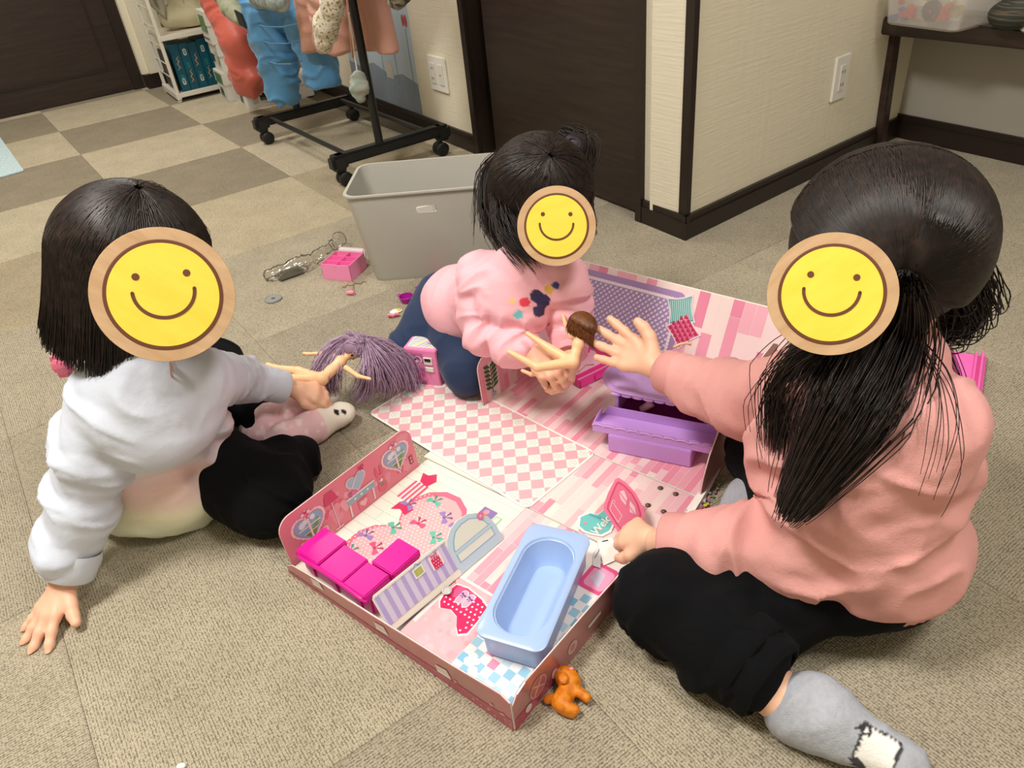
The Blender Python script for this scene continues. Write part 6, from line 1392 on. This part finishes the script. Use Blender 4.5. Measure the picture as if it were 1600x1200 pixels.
# ============================================================ right child
def child_right():
    hc = at(1378,394,.445); f = nrm(V(-.86,.30,-.40)); u = nrm(V(-.30,.16,.88)); u = nrm(u-f*(u@f)); r = np.cross(f, u)
    pel = at(1335,862,.095); ch = at(1362,690,.245); nk = at(1390,555,.340); sN = at(1432,655,.310); sF = at(1280,590,.315)
    eN = at(1225,862,.115); wN = at(1030,848,.078); eF = at(1165,625,.205); wF = at(1035,578,.175)
    kN = at(1046,938,.058); aN = at(1215,1085,.036); kF = at(1190,708,.072); aF = at(1200,766,.035)
    b = Blob(.005); head_parts(b, hc, f, u, 1.02); b.cone(nk, hc-u*.045-f*.015, .032, .034, .02)
    b.cone(ch, pel, .076, .080, .04); b.cone(sN, sF, .036, .036, .03); b.cone(nk, ch, .034, .06, .03)
    b.chain([(sN,.034),(eN,.028),(wN,.020)], .02); b.chain([(sF,.032),(eF,.027),(wF,.019)], .02)
    b.chain([(pel,.065),(kN,.042),(aN,.026)], .02); b.chain([(pel,.065),(kF,.042),(aF,.026)], .02)
    tN = at(1395,1182,.024); tF = at(1160,792,.026)
    b.cone(aN, tN, .022, .017, .02); b.cone(aF, tF, .020, .016, .02); b.below(.003)
    hd = at(960,540,.18); h1 = Blob(.0018); hand(h1, lerp(wF,hd,.12), hd-wF, V(.25,.65,-.6), at(1010,490,.22)-wF, .122, (.12,.10,.12,.18), .15, .80, .25)
    hd2 = at(985,832,.062); h2 = Blob(.0018); hand(h2, lerp(wN,hd2,.2), hd2-wN, V(-.2,-.35,.9), V(.0,-.8,-.2), .100, (.75,.8,.8,.8), .05, .75, .3)
    P = person('person', 'child with long black hair in salmon pink sweatshirt sitting cross legged at the right', b, [h1, h2]); face(P, hc, f, r, u, 1.0)
    M_c = mat_attr('fleece_pink', .95, bump=[(700,.0005,2),(50,.0015,3)])
    M_r = mat('rib_salmon', (218,154,150), .95, bump=[(900,.0004,1)])
    g = Blob(.0045); g.cone(ch, lerp(ch,pel,.72), .090, .096, .05); g.cone(lerp(sN,ch,.12), lerp(sF,ch,.12), .052, .050, .04); g.cone(nk-u*.004, ch, .046, .09, .045)
    g.ell(pel+V(.026,.010,.020), (.106,.098,.062), k=.05); g.ell(at(1235,700,.22), (.045,.05,.06), k=.04)
    s1 = [(sN,.052),(lerp(sN,eN,.5)+V(.006,-.01,-.004),.056),(eN,.053),(lerp(eN,wN,.5),.047),(wN+nrm(eN-wN)*.056,.040)]; s2 = [(sF,.046),(eF,.043),(lerp(eF,wF,.5),.037),(wF+nrm(eF-wF)*.046,.033)]
    g.chain(s1, .012); g.chain(s2, .012); g.below(.03)
    spots = [(at(1217,668,.24), .012, (206,122,122)), (at(1206,690,.23), .009, (206,122,122)), (at(1240,640,.26), .010, (214,136,134))]
    def cf(vs):
        o = np.tile(lin((224,162,158)), (len(vs),1)); rel_ = V(0,0,CH)
        for c, rr, col in spots:
            d = nrm(c-rel_); q = vs-rel_; t = q@d; dist = np.linalg.norm(q-t[:, None]*d, axis=1); m = (dist < rr) & (np.linalg.norm(vs-c, axis=1) < .07); o[m] = lin(col)
        return o
    sg = [(a[0], c[0], a[1]*1.25, .013, .038) for a, c in zip(s1[:-1], s1[1:])]+[(a[0], c[0], a[1]*1.25, .006, .030) for a, c in zip(s2[:-1], s2[1:])]+[(ch, pel+V(.02,0,.02), .13, .015, .045)]
    sw = blob_obj('sweatshirt', g, M_c, P, sg, 14, colf=cf)
    cuff('cuff', wN+nrm(eN-wN)*.050, nrm(wN-eN), .0400, .042, M_r, sw, 34, .0008); cuff('cuff', wF+nrm(eF-wF)*.040, nrm(wF-eF), .0335, .032, M_r, sw, 34, .0006)
    # ribbed hem band around the hips
    n = 130; cen = pel+V(.024,.008,.0); vs = []; b_ = MB()
    for t, k in ((-.012,.96),(-.010,1.0),(.018,1.03),(.036,1.00),(.040,.92)): vs += [cen+V(math.cos(2*math.pi*i/n)*(.109*k+(.0012 if i % 2 else 0)), math.sin(2*math.pi*i/n)*(.1005*k+(.0012 if i % 2 else 0)), t-.010-.010*math.cos(2*math.pi*i/n+2.6)) for i in range(n)]
    b_.add(vs, [(i*n+j, i*n+(j+1) % n, (i+1)*n+(j+1) % n, (i+1)*n+j) for i in range(4) for j in range(n)]); b_.build('hem_band', M_r, sw, smooth=True)
    M_b = mat('black_cotton', (20,21,27), .9)
    g = Blob(.0045); g.ell(pel+V(.022,.01,-.02), (.108,.100,.062), k=.03); g.chain([(pel,.08),(lerp(pel,kN,.5)+V(0,-.01,-.02),.066),(kN,.056)], .03); g.chain([(kN,.056),(lerp(kN,aN,.45)+V(0,0,.004),.056),(lerp(kN,aN,.72)+V(0,0,.010),.047)], .02)
    g.chain([(pel,.08),(lerp(pel,kF,.5),.064),(kF,.046)], .03); g.chain([(kF,.046),(lerp(kF,aF,.9),.036)], .02); g.below(.003)
    tr = blob_obj('trousers', g, M_b, P, [(pel,kN,.08,.006,.04),(kN,aN,.07,.009,.034),(kF,aF,.06,.006,.03)], 12)
    cd_ = nrm(aN-kN); cuff('trouser_hem', lerp(kN,aN,.76)+V(0,0,.012), cd_, .049, .030, M_b, tr, 9, .0035); cuff('trouser_hem', lerp(kN,aN,.64)+V(0,0,.012), cd_, .053, .024, M_b, tr, 7, .005)
    MB().tube([at(972,925,.02), at(985,938,.018), at(1000,945,.02)], [.007,.009,.006], 8).build('waist_tie', M_b, tr, smooth=True)
    M_s = mat_attr('sock_grey', .95, bump=[(700,.0006,1),(90,.0012,2)])
    def sock(a, t, nm, pr_=True):
        d = nrm(t-a); side = V(-d[1], d[0], 0); g = Blob(.003); heel = a+d*.020+V(0,0,-.008)-side*.004
        g.cone(a+d*.026+V(0,0,.004), heel+d*.016, .028, .030, .02); g.cone(heel, lerp(a,t,.45)-side*.0, .032, .032, .02); g.ell(a+d*.038+side*.012+V(0,0,.004), (.026,.024,.026), (d, side, Z), k=.03); g.cone(lerp(a,t,.45), t, .031, .024, .02); g.ell(t+d*.006, (.028,.026,.019), (d, side, Z), k=.01); g.below(.003)
        L = np.linalg.norm(t-a)
        def c_(vs):
            s_ = (vs-a)@d; y = (vs-a)@side; o = np.tile(lin((168,172,182)), (len(vs),1)); nn = vnoise(vs*np.array([500,500,120])); o *= (1+.10*nn)[:, None]
            if pr_:
                w1 = (np.abs(s_-L*.86) < .020) & (y < .003) & (y > -.030) & (vs[:,2] > .02); o[w1] = lin((60,60,66)); w_ = (np.abs(s_-L*.86) < .0165) & (y < 0) & (y > -.027) & (vs[:,2] > .02); o[w_] = lin((236,234,230))
                w2 = (vnoise(vs*330) > .1) & (np.abs(s_-L*.70) < .009) & (y < .003) & (y > -.012) & (vs[:,2] > .02); o[w2] = lin((50,50,56))
            return o
        return blob_obj(nm, g, M_s, P, [(a,t,.045,.0022,.022)], 5, colf=c_)
    sock(aN, tN, 'sock'); sock(aF, tF, 'sock', False)
    # long hair, parted, tied in two low tails
    R = [.102,.100,.099]; c = hc+u*.010-f*.006
    def surf(px, py, k=1.0):
        d = RM.T @ np.array([(px-800)/FPX, (py-600)/FPX, 1.0]); d = nrm(d); O = V(0,0,CH)-c; A_ = np.array([f/R[0]/k, r/R[1]/k, u/R[2]/k]); o_, d_ = A_@O, A_@d
        B_, C2 = o_@d_, o_@o_-1; D_ = max(B_*B_-(d_@d_)*C2, 0); return c+O+d*((-B_-math.sqrt(D_))/(d_@d_))
    cam_side = -1 if (r@V(0,-1,0)) < 0 else 1
    T1 = surf(1412,450,1.02); T2 = c-f*.065-u*.045-r*cam_side*.05
    hb = Blob(.005); hb.ell(c, [x*.95 for x in R], (f, r, u), k=.02); hb.ell(c-f*.022-u*.036, (.045,.05,.044), (f, r, u), k=.02)
    hb.ell(hc+f*.100-u*.060, (.055,.055,.072), (f, r, u), k=.015, cut=True)
    hb.chain([(T1,.009),(at(1396,510,.398),.018),(at(1345,615,.348),.021),(at(1290,705,.298),.009)], .012)
    H = blob_obj('hair', hb, M_hairbase, P, None)
    rs = np.random.RandomState(5); out = []
    cam_side = -1 if (r@V(0,-1,0)) < 0 else 1
    def ang(p): q = p-c; return q
    for i in range(6800):
        side = cam_side if i % 5 else -cam_side
        t0 = rs.uniform(.72,4.0); p0 = nrm(f*math.cos(t0)*1+u*math.sin(t0)) if True else 0     # along the middle parting from brow over crown to nape
        T = T1 if side == cam_side else T2
        qT = np.array([(T-c)@f/R[0], (T-c)@r/R[1], (T-c)@u/R[2]]); qT /= np.linalg.norm(qT); q0 = np.array([math.cos(t0), .02*side, math.sin(t0)]); q0 /= np.linalg.norm(q0)
        om = math.acos(np.clip(q0@qT, -1, 1)); k1 = 1+rs.uniform(-.01,.018); bow = rs.normal()*.05; pts = []
        st = rs.uniform(0,.5)**1.5 if i % 3 else 0
        nrm_b = np.cross(q0, qT); nb_ = nrm_b/(np.linalg.norm(nrm_b)+1e-6); sag = .35*math.sin(t0*.9)
        for j in range(16):
            t = st+(1-st)*j/15; q = (math.sin((1-t)*om)*q0+math.sin(t*om)*qT)/max(math.sin(om), .05); q = q+nb_*(bow)*math.sin(math.pi*t); q[2] -= 0; q /= np.linalg.norm(q)
            kk = k1*(1-.10*t**4); pts.append(c+f*R[0]*q[0]*kk+r*R[1]*q[1]*kk+u*R[2]*q[2]*kk)
        out.append(pts)
    strands('hair_strands', np.array(out), .0011, .0009, M_hair, H)
    g1 = guided(None,None,None, 2400, 20, [.010,.022,.026,.016,.007], seed=3, more=[T1, at(1392,520,.385), at(1345,620,.352), at(1278,728,.285), at(1232,802,.245)]); strands('hair_tail', g1, .0008, .0004, M_hair, H)
    g3 = guided(None,None,None, 420, 18, [.006,.018,.022,.012], seed=13, more=[at(1330,520,.40), at(1262,560,.36), at(1225,620,.31), at(1215,700,.26)]); strands('hair_tail', g3, .0007, .0004, M_hair, H)
    g2 = guided(None,None,None, 700, 18, [.012,.026,.022,.020], seed=4, more=[T2, at(1492,465,.37), at(1486,500,.35), at(1448,500,.345)]); strands('hair_tail', g2, .0010, .0005, M_hair, H)
    g2 = guided(None,None,None, 260, 18, [.012,.022,.020,.016], seed=14, more=[T2, at(1500,435,.40), at(1518,478,.37), at(1516,435,.375)]); strands('hair_tail', g2, .0009, .0004, M_hair, H)
    g4 = guided(None,None,None, 9, 20, [.004,.014,.020,.012], seed=21, more=[at(1420,520,.38), at(1468,600,.375), at(1478,700,.345), at(1450,790,.29)]); strands('stray_hairs', g4, .0006, .0003, M_hair, H)
    g4 = guided(None,None,None, 10, 20, [.004,.004,.008,.006], seed=22, more=[at(1480,540,.34), at(1500,600,.32), at(1490,650,.31), at(1505,700,.28)]); strands('stray_hairs', g4, .0006, .0003, M_hair, H)
    g4 = guided(None,None,None, 12, 20, [.004,.010,.012,.006], seed=23, more=[at(1290,545,.37), at(1262,600,.345), at(1235,655,.31), at(1255,705,.29)]); strands('stray_hairs', g4, .0005, .0003, M_hair, H)
    return P, hc, f, r, u
C_P, C_hc, C_f, C_r, C_u = child_right()
# ------------------------------------------------------------ face-hiding smiley stickers, not in the room, added as camera-facing discs
def wood(name, a, b):
    m = mat(name, a, .55, bump=[((14,160,40),.0003,3)], var=((9,130,30),b,.3,.7)); return m
M_wd = wood('sticker_wood', (208,174,136), (190,152,112)); M_yel = wood('sticker_yellow', (244,222,82), (238,212,68)); M_brn = mat('sticker_brown', (104,58,36), .55)
def sticker(px, py, rad_px, dist, tilt, label):
    dr_ = nrm(RM.T @ np.array([(px-800)/FPX, (py-600)/FPX, 1.0])); c = V(0,0,CH)+dr_*dist; Rr = rad_px/FPX*(dist*(dr_@RM[2])); N = -dr_
    X = nrm(RM[0]-N*(RM[0]@N)); Y = np.cross(N, X); X, Y = X*math.cos(tilt)+Y*math.sin(tilt), Y*math.cos(tilt)-X*math.sin(tilt)
    b = MB().lathe([(Rr*.97,-.006),(Rr,-.005),(Rr,-.0006),(Rr*.995,0)], c, 72, X, Y, N); me_o = b.build('smiley_sticker', M_wd, None, smooth='auto', loc=None)
    setp(me_o, label, 'sticker', None)
    MB().lathe([(Rr*.822,-.0004),(Rr*.822,.0005),(Rr*.81,.0008)], c, 72, X, Y, N).build('brown_ring', M_brn, me_o)
    MB().lathe([(Rr*.768,.0008),(Rr*.766,.0012)], c, 72, X, Y, N).build('yellow_face', M_yel, me_o)
    for sx in (-1, 1): MB().lathe([(Rr*.054,.0012),(Rr*.052,.0017)], c+X*Rr*.348*sx+Y*Rr*.30, 24, X, Y, N).build('eye_dot', M_brn, me_o)
    pts = [c+X*Rr*.425*math.cos(a)+Y*Rr*(.065+.40*math.sin(a))+N*.0009 for a in np.linspace(math.pi, 2*math.pi, 33)]
    b = MB(); vs = []; w_ = Rr*.026; n = len(pts); cc = c+Y*Rr*.065
    for i, p in enumerate(pts):
        t = nrm(pts[min(i+1,n-1)]-pts[max(i-1,0)]); s_ = np.cross(N, t); vs += [p+s_*w_, p-s_*w_, p-s_*w_+N*.0008, p+s_*w_+N*.0008]
    b.add(vs, [(i*4+k, i*4+(k+1) % 4, (i+1)*4+(k+1) % 4, (i+1)*4+k) for i in range(n-1) for k in range(4)])
    for p in (pts[0], pts[-1]): b.lathe([(w_,0),(w_,.0008)], p, 16, X, Y, N)
    b.build('smile', M_brn, me_o)
dA = np.linalg.norm(A_hc-V(0,0,CH)); dB = np.linalg.norm(B_hc-V(0,0,CH)); dC = np.linalg.norm(C_hc-V(0,0,CH))
sticker(257, 461, 104.5, dA-.118, math.radians(5.5), 'large round wood-look plaque with yellow smiley in front of the left child face')
sticker(869.5, 353.5, 61.5, dB-.122, 0, 'smallest round wood-look plaque with yellow smiley in front of the middle child face')
sticker(1298.5, 460, 95.5, dC-.125, math.radians(-4.5), 'round wood-look plaque with yellow smiley in front of the right child face')
# ------------------------------------------------------------ dolls
M_dskin = mat('doll_skin', (244,196,150), .42, sss=.05)
def doll(name, label, hc, f, u, hs, chains, hairmat, hair, base_col):
    r = np.cross(f, u); b = Blob(.0016)
    b.ell(hc, (.0125*hs,.0115*hs,.0135*hs), (f, r, u), k=.004); b.ell(hc-u*.007*hs+f*.003*hs, (.008*hs,.008*hs,.008*hs), (f, r, u), k=.006); b.ell(hc+f*.0125*hs-u*.002*hs, (.0015,.0015,.0015), k=.002)
    for ch, k in chains: b.chain(ch, k)
    t = blob_obj(name, b, M_dskin, None, rel=1); setp(t, label, 'doll')
    for sg in (-1, 1): MB().ball(hc+r*sg*.0048*hs+f*.0112*hs+u*.0005*hs, (.0012*hs,.0022*hs,.0028*hs), 6, f, r, u).build('eye', M_eye, t, smooth=True)
    MB().ball(hc+f*.0125*hs-u*.007*hs, (.0008*hs,.0018*hs,.0008*hs), 5, f, r, u).build('lips', M_lip, t, smooth=True)
    hb = Blob(.0016); hb.ell(hc+u*.002-f*.003, (.0140*hs,.0145*hs,.0150*hs), (f, r, u), k=.004); hb.ell(hc+f*.014*hs-u*.006*hs, (.0085*hs,.0098*hs,.0105*hs), (f, r, u), k=.003, cut=True)
    H = blob_obj('hair', hb, base_col, t, rel=1)
    hair(H, hairmat, r); return t
M_lil = mat('lilac_hair', (188,160,186), .38, var=((200,200,200),(160,130,160),.4,.7)); M_lilb = mat('lilac_under', (150,122,148), .6)
hc = at(553,545,.118); f = nrm(V(.15,-.80,-.45)); u = nrm(V(.55,.0,.70)); u = nrm(u-f*(u@f))
sh = at(532,565,.105); hip = at(503,592,.092)
ch = [([(hc-u*.012,.0045),(sh,.0065)], .006), ([(sh,.011),(lerp(sh,hip,.55),.0085),(hip,.012)], .008), ([(at(524,556,.112),.0055),(at(505,552,.112),.004),(at(480,553,.110),.0030),(at(475,552,.110),.0032)], .003),
      ([(at(541,575,.104),.0055),(at(560,588,.098),.004),(at(578,592,.098),.0030)], .003), ([(hip,.0105),(at(462,592,.090),.0085),(at(418,585,.086),.0050),(at(408,582,.086),.005)], .004), ([(hip,.0105),(at(466,580,.092),.0085),(at(430,574,.090),.0050),(at(418,570,.09),.005)], .004)]
def lil(H, m, r):
    for s_, G in enumerate([[at(566,530,.126), at(600,545,.10), at(622,575,.06), at(632,604,.02)], [at(572,532,.124), at(592,560,.10), at(607,590,.06), at(600,612,.02)], [at(548,526,.128), at(521,548,.115), at(503,580,.085), at(494,612,.04)], [at(544,528,.128), at(524,556,.108), at(514,588,.082), at(516,612,.04)], [at(566,528,.126), at(620,556,.08), at(636,588,.035), at(640,606,.012)], [at(572,540,.122), at(578,575,.095), at(574,600,.06), at(560,618,.03)]]):
        strands('hair_lock', guided(None,None,None, 240, 14, [.004,.012,.016,.013], seed=40+s_, more=G), .0008, .0004, m, H)
    strands('hair_fringe', guided(None,None,None, 120, 8, [.004,.008,.006], seed=50, more=[hc+u*.017-f*.004, hc+u*.016+f*.010, hc+u*.010+f*.0165]), .0006, .0004, m, H)
    strands('hair_fringe', guided(None,None,None, 300, 8, [.006,.014,.012], seed=51, more=[hc+u*.020, hc+u*.004-f*.017, hc-u*.016-f*.012]), .0006, .0004, m, H)
doll('fashion_doll', 'doll with long lilac hair held over the carpet by the left child', hc, f, u, 1.35, ch, M_lil, lil, M_lilb)
M_br = mat('doll_brown_hair', (122,72,34), .4, var=((200,200,200),(90,50,22),.4,.7)); M_brb = mat('doll_brown_under', (92,54,26), .6)
hc = at(909,511,.205); f = nrm(V(.25,.55,-.5)); u = nrm(V(.35,-.1,.9)); u = nrm(u-f*(u@f)); sh = at(903,538,.190); hip = at(895,566,.170)
ch = [([(hc-u*.012,.0045),(sh,.0065)], .006), ([(sh,.009),(lerp(sh,hip,.55),.0068),(hip,.009)], .006), ([(at(893,526,.195),.0045),(at(884,508,.20),.0036),(at(879,492,.205),.003)], .003),
      ([(hip,.009),(at(862,547,.178),.0075),(at(824,521,.195),.0040)], .003), ([(hip,.009),(at(840,574,.172),.0070),(at(796,550,.19),.0042)], .003), ([(at(848,583,.13),.004),(at(830,585,.13),.0035),(at(816,579,.13),.003)], .003)]
def brn(H, m, r):
    strands('hair_strands', fall_hair(hc+u*.002-f*.002, f, u, [.0235,.0235,.022], 1300, lambda p, rs: (rs.uniform(.002,.006) if abs(p) < .8 else rs.uniform(.014,.026)), (.02,1.2), .12, 12, 61, .1, th_end=lambda p: 1.1 if abs(p) < .8 else 1.6), .0007, .0004, m, H)
doll('fashion_doll', 'doll with short brown hair passed between the smallest and the right child', hc, f, u, 1.4, ch, M_br, brn, M_brb)
# toy ring on the small child finger, tiny skin coloured limb on the bed wall
q = at(857,594,.105); rg = MB().lathe([(.0062,-.0045),(.0078,-.0045),(.0082,0),(.0078,.0045),(.0062,.0045)], q, 16, (1,0,0), (0,1,0), (0,0,1)).build('toy_ring', mat('ring_yellow', (232,214,60), .4), None, smooth='auto'); setp(rg, 'yellow and blue toy ring on the small child finger', 'ring')
MB().box(q+V(0,-.0082,0), (.007,.0012,.006)).build('ring_print', mat('ring_blue', (60,130,190), .4), rg)
q = at(1062,540,.10); o = MB().tube([at(1052,543,.100), at(1062,538,.102), at(1072,536,.101), at(1080,538,.098)], [.0022,.0026,.0022,.003], 8).build('toy_limb', M_dskin, None, smooth=True); setp(o, 'tiny skin coloured doll arm lying by the pink pillow print', 'toy part')
